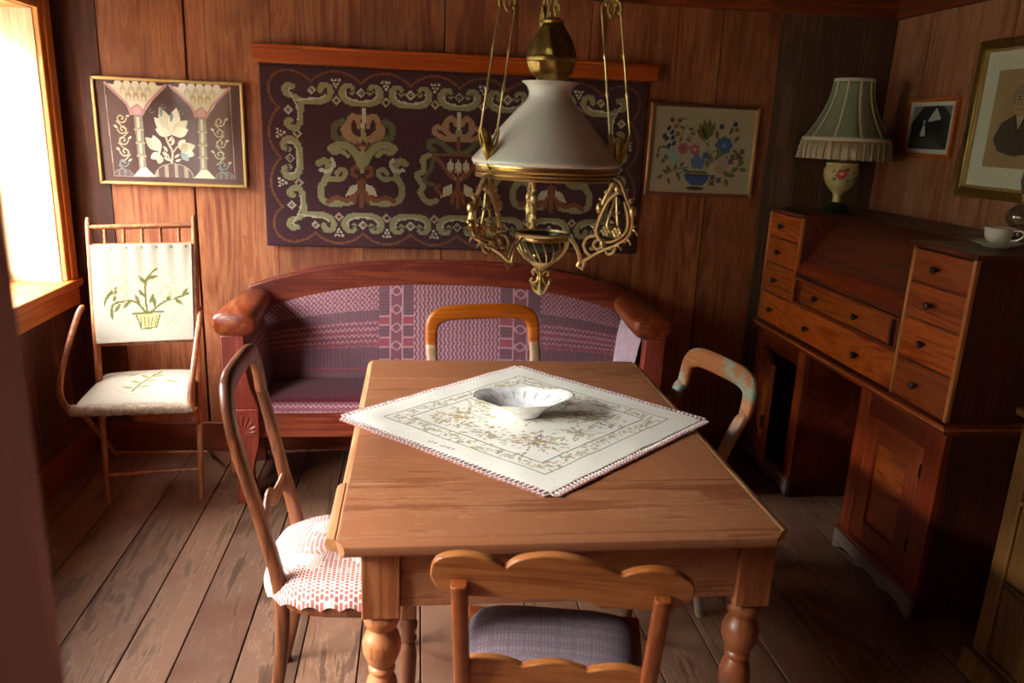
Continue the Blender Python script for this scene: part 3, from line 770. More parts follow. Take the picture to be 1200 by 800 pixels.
    cv.poly(c1([(680, 400), (890, 400), (785, 520)]), BR); cv.poly(c1([(705, 412), (865, 412), (785, 500)]), '4a2a30')
    for x in (755, 785, 815): cv.leaf(*c1([(x, 478)])[0], -PI/2, 0.065, 0.03, CR)
    for r_ in range(3):
        for k in range(4-r_): x, y = c1([(785+(k-(3-r_)/2)*20, 470+r_*14)])[0]; cv.diamond(x, y, 0.008, TN)
    cv.poly(c1([(770, 340), (785, 245), (800, 340)]), GR); cv.stroke(c1([(785, 245), (785, 300)]), 0.016, CR, curve=False)
    cv.stroke(c1([(785, 340), (785, 400)]), 0.022, BR, curve=False); cv.stroke(c1([(785, 520), (785, 610)]), 0.024, BR, curve=False)
    # stitch rows
    cv.im[::2] *= 0.93
    return cv.jitter(0.10, 3)
th = empty('wall_hanging', (0.18, YB-0.03, 1.03), 'dark aubergine needlepoint wall hanging with scroll border and flower motifs', 'wall hanging')
def tap_f(U, V):
    x = -0.70+1.765*U+0.004*V; z = 1.832-0.802*V
    y = YB-0.016-0.004*np.sin(U*9)*V-0.003*np.sin(U*23+1)*V
    return x, y, z
panel('needlepoint_cloth', tapestry(), tap_f, M['stitch'], th, 0.006)
rl = empty('hanging_rail', (0.19, YB-0.02, 1.83), 'orange brown wooden rail from which the needlepoint hangs', 'rail')
bx('rail_board', M['pine_x'], rl, -0.722, 1.10, YB-0.045, YB, 1.838, 1.898, 0.004)
bx('rail_cap', M['pine_x'], rl, -0.722, 1.10, YB-0.055, YB-0.0005, 1.898, 1.912, 0.004)

# ------------------------------------------------------------------ framed pictures
def frame_y(o, x0, x1, z0, z1, wd, dp, mat, mats=None, gap=0.0):
    """mitred frame standing on the back wall, four mouldings"""
    y1 = YB-gap; y0 = y1-dp
    mats = mats or [mat]*4
    tr = [((x0, z1), (x1, z1), (x1-wd, z1-wd), (x0+wd, z1-wd)), ((x0, z0), (x0+wd, z0+wd), (x1-wd, z0+wd), (x1, z0)),
          ((x0, z0), (x0, z1), (x0+wd, z1-wd), (x0+wd, z0+wd)), ((x1, z0), (x1-wd, z0+wd), (x1-wd, z1-wd), (x1, z1))]
    for q, m in zip(tr, mats): MB().prism(list(q), 'y', y0, y1).build('frame_moulding', m, o, 35, min(0.004, wd*0.3))
def frame_x(o, ya, yb, z0, z1, wd, dp, mat, gap=0.0):
    """frame on the right wall; ya > yb (ya is nearer the corner)"""
    x1 = XR-gap; x0 = x1-dp
    tr = [((ya, z1), (ya-wd, z1-wd), (yb+wd, z1-wd), (yb, z1)), ((ya, z0), (yb, z0), (yb+wd, z0+wd), (ya-wd, z0+wd)),
          ((ya, z0), (ya-wd, z0+wd), (ya-wd, z1-wd), (ya, z1)), ((yb, z0), (yb, z1), (yb+wd, z1-wd), (yb+wd, z0+wd))]
    for q in tr: MB().prism(list(q), 'x', x0, x1).build('frame_moulding', mat, o, 35, min(0.004, wd*0.3))

def lotus_picture():
    w, h = 0.60, 0.425
    cv = Cv(w, h, 420, '5c4240')
    def T(x, y):
        xl = 75+(y-75)*0.10; xr = 958+(y-75)*0.055
        return (x-xl)/(xr-xl)*w, (y-78)/(722-78)*h
    L_ = lambda pts: [T(*p) for p in pts]
    W_, PK, OC, ST, LT = 'd6ccb4', 'b98b8a', 'a88a58', '8c8272', 'c2b89c'
    cv.stroke(L_([(130, 90), (200, 690), (935, 685), (895, 90)]), 0.0035, 'a09088', curve=False)
    for c, b, sh in ((320, 380, 0), (712, 748, 0)):
        top = 95
        cv.poly(L_([(c-185, top), (c-120, top+12), (c+120, top+8), (c+180, top), (c+100, 200), (c+45, 290), (c-20, 290), (c-60, 210)]), W_)
        cv.stroke(L_([(c-185, top), (c-110, 165), (c-50, 225), (c-25, 285)]), 0.011, PK)
        cv.stroke(L_([(c+182, top), (c+120, 165), (c+75, 215), (c+48, 275)]), 0.011, PK)
        for k in range(5):
            x, y = T(c-105+k*52, 103); cv.ell(x, y, 0.017, 0.018, 'ded6c6')
        for k in range(4):
            x, y = T(c-75+k*50, 140); cv.ell(x, y, 0.014, 0.022, LT); cv.ell(x, y+0.008, 0.007, 0.013, W_)
        for k in range(3):
            x, y = T(c-42+k*46, 178); cv.ell(x, y, 0.012, 0.02, OC, 0, 0.7); cv.ell(x, y+0.008, 0.006, 0.012, W_)
        cv.poly(L_([(c-32, 250), (c+12, 218), (c+58, 262), (c+50, 290), (c-22, 292)]), PK)
        x, y = T(c+12, 262); cv.ell(x, y, 0.016, 0.016, 'c8a09c')
        cv.poly(L_([(c-10, 292), (c+42, 292), (b+15, 640), (b-30, 640)]), ST)
        for k in range(4):
            f = (k+0.5)/4; x0_ = c+15+(b-8-c-15)*f; cv.stroke(L_([(x0_-4, 310+k*84), (x0_-1, 365+k*84)]), 0.012, LT, curve=False)
        for k in range(1, 4):
            f = k/4; x0_ = c+15+(b-8-c-15)*f; cv.stroke(L_([(x0_-26, 300+k*85), (x0_+26, 300+k*85)]), 0.007, 'a89a80', curve=False)
        cv.poly(L_([(b-65, 690), (b-20, 630), (b+12, 630), (b+68, 688)]), W_)
    # centre plant
    cv.stroke(L_([(545, 590), (548, 520), (520, 460), (500, 400)]), 0.009, LT)
    cv.stroke(L_([(545, 540), (575, 490), (600, 480)]), 0.006, LT); cv.stroke(L_([(540, 585), (520, 540), (500, 520)]), 0.005, LT)
    for x, y, a in ((525, 455, -0.9), (535, 480, -0.8), (545, 470, -1.2), (520, 555, -2.4), (535, 580, -2.6), (560, 560, -0.6), (565, 585, -0.4), (520, 520, -2.2)):
        px, py = T(x, y); cv.leaf(px, py, a, 0.03, 0.011, W_)
    def flower(pts, cols):
        for (x, y, a, ln, wd), c in zip(pts, cols): px, py = T(x, y); cv.leaf(px, py, a, ln, wd, c)
    flower([(545, 410, -2.35, 0.10, 0.05), (545, 410, -1.95, 0.125, 0.05), (545, 410, -1.35, 0.12, 0.05), (545, 410, -0.75, 0.095, 0.045), (545, 410, -0.35, 0.075, 0.045), (540, 412, -2.8, 0.07, 0.04)], [W_, LT, W_, LT, W_, W_])
    flower([(535, 330, -1.35, 0.045, 0.014), (478, 300, -1.5, 0.045, 0.014)], ['6a8084', '7a8878'])
    flower([(480, 520, -2.4, 0.085, 0.045), (475, 530, -1.9, 0.08, 0.04), (475, 530, 2.6, 0.05, 0.03), (480, 545, 1.9, 0.04, 0.03)], [LT, W_, W_, LT])
    flower([(590, 500, -1.0, 0.05, 0.035), (595, 505, -0.3, 0.07, 0.04), (600, 510, 0.3, 0.06, 0.04), (600, 520, 0.9, 0.05, 0.03)], [W_, LT, W_, '8c9c98'])
    px, py = T(620, 490); cv.ell(px, py, 0.016, 0.02, OC, 0, 0.6)
    for x, y in ((420, 260), (490, 230), (600, 262)):
        px, py = T(x, y); cv.stroke([(px+0.009*math.cos(t_), py+0.009*math.sin(t_)) for t_ in np.linspace(0, 4.5, 8)], 0.003, '8a8068')
    # striped mounds
    for cx, rx, ry in ((563, 115, 92), (258, 58, 46), (875, 60, 50)):
        x, y = T(cx, 688); rX = rx/830*w; rY = ry/644*h
        m = (((cv.X-x)/rX)**2+((cv.Y-y)/rY)**2 < 1) & (cv.Y < y)
        cv.put(m, 'b4a898'); cv.put(m & (((cv.X-x)/rX*0.93)**2+((cv.Y-y)/rY*0.93)**2 < 0.80), '6a5450')
        cv.put(m & (np.sin((cv.X-x)*(150 if rx > 80 else 260)) > 0.35), 'a0927e' if rx > 80 else '6c7478')
    # curling vines
    for xs in (1, -1):
        for k, (x, y) in enumerate(((235, 315), (245, 385), (250, 455), (262, 530), (255, 600))):
            if xs < 0: x = {0: 835, 1: 833, 2: 843, 3: 838, 4: 862}[k]; y -= 2
            px, py = T(x, y); s_ = -1 if k % 2 else 1
            cc = ['b0a47c', 'a89c78', 'a0a08a', 'b0a890', '72868c'][k]
            cv.stroke([(px+s_*(0.022-0.0022*t_)*math.cos(t_*0.95), py+(0.022-0.0022*t_)*math.sin(t_*0.95)) for t_ in range(9)], 0.0055, cc)
            cv.stroke([(px-s_*0.02, py+0.012), (px-s_*0.004, py+0.03), (px+s_*0.014, py+0.044)], 0.005, cc)
            cv.leaf(px+s_*0.02, py-0.005, -0.6 if s_ > 0 else -2.5, 0.02, 0.01, 'c0b698')
    return cv.jitter(0.10, 5)
p1 = empty('framed_embroidery', (-1.09, YB, 1.29), 'gold framed embroidery of two lotus columns above the folding chair', 'picture')
frame_y(p1, -1.408, -0.772, 1.29, 1.748, 0.014, 0.026, M['gilt'])
panel('embroidered_picture', lotus_picture(), lambda U, V: (-1.393+0.606*U, YB-0.012+0*U, 1.733-0.428*V), M['embroidery_glazed'], p1)

def flower_picture():
    w, h = 0.50, 0.40
    cv = Cv(w, h, 420, 'ada083')
    def T(x, y):
        xl = 62-(y-70)*0.07; xr = 785-(y-70)*0.10
        return (x-xl)/(xr-xl)*w, (y-70)/(715-70)*h
    g = random.Random(8)
    GRN, OL, BL, DB, PK, TEAL, TN, PU = '5c6440', '6a5e30', '41588a', '2c3a5c', 'a8606c', '8ea698', '968264', '5c4650'
    def bl(x, y, rx, c, ry=None, a=1.0): px, py = T(x, y); cv.ell(px, py, rx, ry or rx, c, 0, a)
    def lf(x, y, a, ln, wd, c): px, py = T(x, y); cv.leaf(px, py, a, ln, wd, c)
    def st(pts, wd, c): cv.stroke([T(*p) for p in pts], wd, c)
    st([(440, 440), (445, 380), (442, 310)], 0.005, TN); st([(440, 440), (470, 400), (520, 370)], 0.006, GRN); st([(440, 350), (420, 320), (390, 300)], 0.005, GRN)
    for a, ln in ((-2.4, 0.075), (-2.1, 0.09), (-1.8, 0.10), (-1.5, 0.10), (-1.2, 0.09)): lf(430, 310, a, ln, 0.03, OL if a < -1.7 else GRN)
    lf(430, 310, -2.0, 0.07, 0.02, '4a3c22')
    for k in range(8):
        a = k*PI/4; lf(550, 345, a, 0.046, 0.036, BL)
    bl(550, 345, 0.022, BL); bl(550, 345, 0.010, '6a7c98')
    for x, y, a in ((500, 300, -1.6), (590, 265, -1.2), (620, 320, -0.9), (610, 375, 0.5), (520, 400, 2.0), (565, 415, 1.2)): lf(x, y, a, 0.042, 0.018, OL)
    for x, y in ((535, 205), (632, 185)): bl(x, y, 0.011, DB)
    lf(625, 240, -0.7, 0.03, 0.018, OL); lf(560, 160, -2.8, 0.02, 0.008, TN); lf(610, 165, -0.3, 0.02, 0.008, TN)
    for x, y in ((165, 232), (188, 262), (192, 302), (200, 342), (165, 360), (135, 290), (150, 310)): px, py = T(x, y); cv.ell(px, py, 0.009, 0.013, DB, 0.6)
    for x, y, c in ((190, 170, '6a5032'), (240, 172, '6a5032'), (215, 215, '8a6236'), (225, 272, '8a6236')): bl(x, y, 0.012, c)
    st([(245, 165), (270, 155), (285, 160)], 0.006, OL); st([(250, 290), (270, 240), (295, 195)], 0.004, OL)
    for x, y, a in ((275, 235, -2.6), (300, 225, 0.3), (310, 265, 0), (260, 290, 2.0), (285, 300, 0.6)): lf(x, y, a, 0.03, 0.014, GRN)
    for k in range(6): lf(265, 378, k*PI/3, 0.03, 0.026, PK); lf(345, 382, k*PI/3+0.4, 0.028, 0.024, PK)
    lf(300, 315, -1.0, 0.03, 0.02, 'a8787c'); bl(265, 378, 0.008, '8c4a50'); bl(345, 382, 0.008, 'c49a94')
    for x, y in ((150, 415), (185, 405), (205, 435), (165, 455), (225, 475), (195, 470)):
        for k in range(4): lf(x, y, k*PI/2+0.4, 0.02, 0.014, TEAL)
    st([(90, 420), (100, 380), (135, 370), (165, 385)], 0.008, GRN); lf(88, 415, 1.5, 0.03, 0.014, OL)
    st([(300, 520), (240, 530), (190, 550), (140, 580)], 0.005, GRN); st([(300, 540), (250, 560), (215, 590)], 0.005, GRN)
    for x, y, a in ((110, 495, -0.9), (150, 510, 1.1), (120, 545, 0.4), (185, 550, -2.6), (160, 600, 1.3), (125, 580, 2.5), (215, 555, 0.9), (240, 520, -0.9), (260, 535, 0.3), (230, 575, 1.2), (130, 430, 0.7), (200, 545, -1.2)): lf(x, y, a, 0.034, 0.016, GRN)
    for x, y in ((345, 500), (375, 480), (360, 455), (395, 470), (340, 470), (385, 505), (360, 440), (425, 425)):
        for k in range(5): lf(x, y, k*1.257, 0.02, 0.016, '5a70a0')
    bl(425, 428, 0.014, BL)
    for x, y, c in ((500, 500, 'b4a088'), (530, 470, 'ac9a88'), (555, 500, 'b0a080'), (480, 530, 'b8ac84'), (610, 480, 'b0a480'), (570, 470, 'a89484'), (525, 520, 'a49474')):
        for k in range(6): lf(x, y, k*PI/3, 0.03, 0.02, c)
    for x, y, a in ((545, 540, 0.6), (570, 560, 0.2), (560, 590, 1.2), (600, 545, -0.6), (645, 500, -0.7), (655, 480, -1.2), (470, 480, -2.0), (500, 440, -0.8), (520, 420, -1.9), (430, 520, -1.5), (655, 515, 0.2)): lf(x, y, a, 0.045, 0.022, '646a40')
    for x, y in ((615, 430), (655, 425), (680, 385), (600, 465), (470, 590), (515, 610), (465, 635)):
        for k in range(4): lf(x, y, k*PI/2+0.7, 0.018, 0.012, PU)
    # vase
    cv.poly([T(*p) for p in ((300, 545), (275, 575), (280, 610), (320, 655), (400, 655), (440, 610), (447, 580), (420, 548))], '3d5486')
    cv.poly([T(*p) for p in ((300, 545), (420, 545), (447, 580), (275, 580))], '4a4236'); cv.stroke([T(*p) for p in ((290, 562), (430, 565))], 0.006, '9a8c6c')
    px, py = T(348, 678); cv.ell(px, py, 0.045, 0.010, '4e4638')
    for k in range(6): x, y = T(300+k*26, 605); cv.stroke([(x, y), (x+0.004, y+0.02)], 0.003, '5c74a4', curve=False)
    return cv.jitter(0.06, 6)
p2 = empty('framed_flower_picture', (1.35, YB, 1.32), 'framed embroidery of flowers in a blue vase beside the needlepoint', 'picture')
frame_y(p2, 1.085, 1.625, 1.317, 1.75, 0.018, 0.024, None, [M['frame_dark'], M['frame_dark'], M['frame_copper'], M['frame_copper']])
panel('embroidered_picture', flower_picture(), lambda U, V: (1.101+0.508*U, YB-0.012+0*U, 1.734-0.401*V), M['embroidery_glazed'], p2)

def hut_photo():
    cv = Cv(0.35, 0.25, 500, 'c6c6c2')
    cv.poly([(0.03, 0.022), (0.32, 0.022), (0.32, 0.225), (0.03, 0.225)], '30302e')
    g = random.Random(3)
    cv.poly([(0.03, 0.022), (0.11, 0.022), (0.03, 0.10)], '86867f'); cv.poly([(0.25, 0.022), (0.32, 0.022), (0.32, 0.07)], '6a6a66')
    cv.poly([(0.205, 0.022), (0.15, 0.085), (0.16, 0.10), (0.25, 0.085)], 'b2b2aa'); cv.stroke([(0.205, 0.024), (0.14, 0.10)], 0.008, '1c1c1b', curve=False); cv.stroke([(0.205, 0.024), (0.265, 0.09)], 0.008, '1c1c1b', curve=False)
    cv.poly([(0.10, 0.10), (0.27, 0.09), (0.27, 0.15), (0.10, 0.16)], '232322')
    for k in range(150): cv.ell(g.uniform(0.035, 0.315), g.uniform(0.09, 0.22), g.uniform(0.004, 0.012), 0.003, g.choice(['1a1a19', '4a4a46', '3a3a38', '232322']), g.uniform(-0.4, 0.4), 0.8)
    cv.poly([(0.03, 0.18), (0.2, 0.17), (0.3, 0.22), (0.03, 0.225)], '55554f', 0.7)
    cv.poly([(0.118, 0.11), (0.138, 0.11), (0.150, 0.165), (0.108, 0.165)], 'd4d4cc'); cv.ell(0.128, 0.098, 0.009, 0.011, 'a8a8a0'); cv.stroke([(0.12, 0.108), (0.106, 0.14)], 0.01, '141413', curve=False); cv.stroke([(0.137, 0.108), (0.15, 0.14)], 0.01, '141413', curve=False)
    return cv.jitter(0.08, 2)
p3 = empty('framed_photograph', (XR, 3.345, 1.55), 'small orange wood framed black and white photograph of a hut', 'picture')
frame_x(p3, 3.522, 3.17, 1.552, 1.806, 0.017, 0.022, M['frame_orange'])
panel('photograph', hut_photo(), lambda U, V: (XR-0.010+0*U, 3.508-0.324*U, 1.792-0.226*V), M['print'], p3)

def portrait():
    cv = Cv(0.47, 0.58, 340, 'd0d0bc')
    cv.poly([(0.085, 0.085), (0.40, 0.085), (0.40, 0.49), (0.085, 0.49)], 'a68a62')
    cx = 0.245
    for k in range(30):
        cv.ell(cx, 0.31, 0.145-0.002*k, 0.16-0.002*k, '9a8058', 0, 0.03)
    cv.poly([(cx-0.125, 0.37), (cx-0.095, 0.305), (cx-0.03, 0.27), (cx+0.05, 0.27), (cx+0.11, 0.31), (cx+0.135, 0.38), (cx+0.10, 0.425), (cx, 0.44), (cx-0.09, 0.42)], '4c4034')
    cv.poly([(cx-0.02, 0.27), (cx+0.025, 0.275), (cx+0.005, 0.34)], 'b8a684'); cv.stroke([(cx-0.025, 0.27), (cx, 0.345), (cx+0.035, 0.275)], 0.008, '33291f', curve=False)
    cv.ell(cx, 0.215, 0.047, 0.062, 'a98f6a'); cv.ell(cx, 0.168, 0.047, 0.026, '8c7c62'); cv.ell(cx+0.043, 0.20, 0.012, 0.035, '84745a'); cv.ell(cx-0.045, 0.20, 0.009, 0.03, '84745a')
    cv.ell(cx-0.018, 0.208, 0.009, 0.004, '4a3a28'); cv.ell(cx+0.018, 0.208, 0.009, 0.004, '4a3a28'); cv.stroke([(cx-0.03, 0.198), (cx-0.01, 0.197)], 0.004, '5c4a34', curve=False); cv.stroke([(cx+0.01, 0.197), (cx+0.03, 0.198)], 0.004, '5c4a34', curve=False)
    cv.stroke([(cx, 0.205), (cx-0.005, 0.228), (cx+0.004, 0.232)], 0.004, '7a6244'); cv.stroke([(cx-0.016, 0.248), (cx+0.016, 0.248)], 0.004, '6a5038', curve=False)
    return cv.jitter(0.04, 2)
p4 = empty('framed_portrait', (XR, 2.81, 1.41), 'large gilt framed old portrait print of a man in a dark coat', 'picture')
PY0, PY1 = 3.087, 2.56
frame_x(p4, PY0, PY1, 1.408, 2.013, 0.036, 0.03, M['brass_dark'])
for ya, yb, z0, z1 in ((PY0-0.036, PY0-0.047, 1.444, 1.977), (PY1+0.047, PY1+0.036, 1.444, 1.977), (PY0-0.047, PY1+0.047, 1.966, 1.977), (PY0-0.047, PY1+0.047, 1.444, 1.455)):
    bx('beaded_slip', M['gilt'], p4, XR-0.026, XR-0.004, yb, ya, z0, z1, 0.002)
panel('portrait_print', portrait(), lambda U, V: (XR-0.012+0*U, PY0-0.040-(PY0-PY1-0.08)*U, 1.973-0.525*V), M['print'], p4)

# ------------------------------------------------------------------ sofa
SC = 0.14
def fabric(w, h, x0, ztop, plain_=False):
    """overshot weave: plum ground with pink lines, x in metres across, z downwards from ztop"""
    cv = Cv(w, h, 270, '74464e'); X = cv.X+x0; Z = ztop-cv.Y
    pk, gy, rd = 'a87e84', '5e4c54', '8e4650'
    # fine thread ground
    cv.put((np.sin(X*900) > 0.2), '7c4e56')
    outer = (X < -0.175) | (X > 0.58)
    chain = ((X >= -0.175) & (X < -0.015)) | ((X >= 0.39) & (X <= 0.58))
    wave = (X >= -0.015) & (X < 0.39)
    if plain_: outer = np.ones_like(outer); chain = ~outer; wave = ~outer
    lat = (np.abs(np.sin((X+Z*0.8)*150)) < 0.36) | (np.abs(np.sin((X-Z*0.8)*150)) < 0.36)
    cv.put(outer & (Z > 0.775) & lat, pk)
    cv.put(outer & (Z <= 0.775) & (Z > 0.725) & (np.sin(X*380) > 0), gy)
    rows = outer & (Z <= 0.725) & (Z > 0.60)
    cv.put(rows & (np.abs(np.sin(Z*105+0.6*np.sin(X*300)*np.sign(np.sin(Z*52)))) < 0.42), pk)
    cv.put(rows & (np.sin(X*300) > 0.55) & (np.sin(Z*105) > 0.2), rd)
    cv.put(outer & (Z <= 0.60) & (np.sin(X*380) > 0), gy)
    cv.put(outer & (Z <= 0.52) & (np.abs(np.sin(Z*120)) < 0.3), rd)
    wv = np.sin((X+0.004*np.sin(Z*190))*330) > 0.1
    cv.put(wave & wv, pk)
    u = np.where(X < 0.2, (X+0.175)/0.16, (X-0.39)/0.19)
    side = (u < 0.3) | (u > 0.7)
    cv.put(chain & side & (np.sin(Z*420) > 0), gy)
    mid = chain & ~side
    cv.put(mid & (np.abs(np.sin(Z*75)*0.14-np.abs(u-0.5)) < 0.035), pk); cv.put(mid & (np.abs(np.abs(u-0.5)-0.18) < 0.02), pk)
    blk = (np.sin(Z*62+0.6) > 0.25) & (Z < 0.76)
    cv.put(chain & side & blk, rd); cv.put(chain & side & (np.abs(np.sin(Z*62+0.6)-0.25) < 0.25) & (Z < 0.76), pk)
    return cv.jitter(0.10, 9)
so = empty('sofa', (SC, 3.42, 0), 'wooden framed sofa with plum woven upholstery and rounded arms', 'sofa')
crest_t = lambda x: 0.993-0.140*(abs(x-SC)/0.93)**2.6
fab_t = lambda x: 0.889-0.105*(abs(x-SC)/0.8)**2.6
xs = np.linspace(SC-0.90, SC+0.90, 49)
MB().prism([(x, crest_t(x)) for x in xs]+[(x, fab_t(max(min(x, SC+0.82), SC-0.82))-0.012) for x in xs[::-1]], 'y', 3.585, 3.655).build('crest_rail', M['sofa'], so, 30, 0.008, 3)
bx('back_board', M['sofa'], so, SC-0.88, SC+0.88, 3.655, 3.675, 0.12, 0.80)
BX0, BX1 = -0.705, 0.985
def back_f(U, V):
    x = BX0+(BX1-BX0)*U; zt = 0.889-0.105*(np.abs(x-SC)/0.8)**2.6
    z = zt+(0.44-zt)*V
    y = 3.590-0.075*V**1.3-0.03*np.sin(PI*np.clip(V, 0, 1))**0.6*np.sin(PI*U)**0.25
    return x, y, z
panel('backrest', fabric(BX1-BX0, 0.45, BX0, 0.889), back_f, M['weave'], so)
bx('seat_base', M['plumcloth'], so, -0.66, 0.94, 3.19, 3.60, 0.36, 0.425, 0.01)
cvs = fabric(1.62, 0.20, -0.67, 0.75)
def strip_f(U, V):
    a = V*PI/2
    return -0.67+1.62*U, 3.205-0.028*np.sin(a)-0.0*U, 0.408+0.035*np.cos(a)
panel('seat_edging', fabric(1.62, 0.06, -0.67, 0.72), strip_f, M['weave'], so)
def pad_f(U, V):
    x = -0.668+1.616*U; y = 3.545-0.345*V
    return x, y, 0.443+0.02*np.sin(PI*U)**0.2*np.sin(PI*np.clip(V, 0, 1))**0.35
panel('seat_pad', Cv(1.616, 0.345, 60, '5c1524').jitter(0.12, 4), pad_f, M['weave'], so)
bx('front_rail', M['sofa'], so, -0.665, 0.945, 3.178, 3.205, 0.292, 0.408, 0.004)
for sd in (1, -1):
    mx = lambda x: x if sd == 1 else 2*SC-x
    # arm roll
    path = [(mx(-0.735), 3.142, 0.792), (mx(-0.735), 3.150, 0.793), (mx(-0.735), 3.165, 0.794), (mx(-0.735), 3.172, 0.794), (mx(-0.735), 3.178, 0.794), (mx(-0.735), 3.20, 0.795), (mx(-0.733), 3.30, 0.798), (mx(-0.728), 3.45, 0.805), (mx(-0.724), 3.56, 0.812), (mx(-0.724), 3.60, 0.814)]
    wz = [0.040, 0.050, 0.053, 0.052, 0.048, 0.053, 0.053, 0.050, 0.046, 0.03]
    wx = [0.070, 0.084, 0.089, 0.088, 0.083, 0.089, 0.086, 0.076, 0.068, 0.05]
    MB().sweep(path, wz, wx, (0, 0, 1), 28, 2.7).build('armrest', M['sofa_y'], so, 50)
    # post, carved block, leg
    post = [(-0.79, 0.745), (-0.70, 0.745), (-0.70, 0.66), (-0.697, 0.60), (-0.685, 0.53), (-0.665, 0.47), (-0.652, 0.432), (-0.79, 0.432)]
    MB().prism([(mx(x), z) for x, z in post], 'y', 3.15, 3.205).build('front_post', M['sofa_z'], so, 30, 0.004)
    cb = MB().box(min(mx(-0.792), mx(-0.652)), max(mx(-0.792), mx(-0.652)), 3.146, 3.208, 0.308, 0.432).build('carved_block', M['sofa_z'], so, 30, 0.003)
    fan = MB(); ox, oz = mx(-0.722), 0.325
    for k in range(9):
        a = math.radians(8+k*20.5); r0, r1 = 0.018, 0.078 if 2 < k < 6 else 0.062
        fan.sweep([(ox+r0*math.cos(a), 3.146, oz+r0*math.sin(a)), (ox+(r0+r1)/2*math.cos(a), 3.143, oz+(r0+r1)/2*math.sin(a)), (ox+r1*math.cos(a), 3.146, oz+r1*math.sin(a))], [0.002, 0.004, 0.007], [0.002, 0.004, 0.004], (1, 0, 0), 6)
    for e in ((0.0615, 0.002, 0.0, 0.120), ):
        fan.box(ox-0.066, ox+0.066, 3.142, 3.147, 0.311, 0.317); fan.box(ox-0.066, ox+0.066, 3.142, 3.147, 0.423, 0.429)
        fan.box(ox-0.066, ox-0.060, 3.142, 3.147, 0.317, 0.423); fan.box(ox+0.060, ox+0.066, 3.142, 3.147, 0.317, 0.423)
    fan.build('carved_fan', M['sofa_z'], cb, 40)
    leg = crm([(-0.787, 0.308), (-0.782, 0.26), (-0.762, 0.20), (-0.75, 0.14), (-0.752, 0.07), (-0.757, 0.0)], 4).tolist()+crm([(-0.668, 0.0), (-0.676, 0.05), (-0.688, 0.12), (-0.682, 0.18), (-0.664, 0.25), (-0.657, 0.308)], 4).tolist()
    MB().prism([(mx(p[0]), p[1]) for p in leg], 'y', 3.152, 3.202).build('leg', M['sofa_z'], so, 30, 0.003)
    bx('leg', M['sofa_z'], so, *sorted((mx(-0.78), mx(-0.72))), 3.60, 3.655, 0, 0.13)
    bx('arm_outer_panel', M['sofa_y'], so, *sorted((mx(-0.79), mx(-0.772))), 3.205, 3.655, 0.12, 0.76)
    def arm_f(U, V, mx=mx, sd=sd):
        y = 3.56-0.355*U if sd == 1 else 3.205+0.355*U
        z = 0.765-0.325*V
        xx = -0.700+0.045*V**1.5+0.012*np.sin(PI*V)
        return (xx if sd == 1 else 2*SC-xx), y, z
    panel('arm_upholstery', fabric(0.36, 0.33, -0.6, 0.79, True) if sd == 1 else Cv(0.36, 0.33, 60, 'b498a4').jitter(0.1, 2), arm_f, M['weave'], so)  # right arm cloth coloured paler to carry the window light falling on it

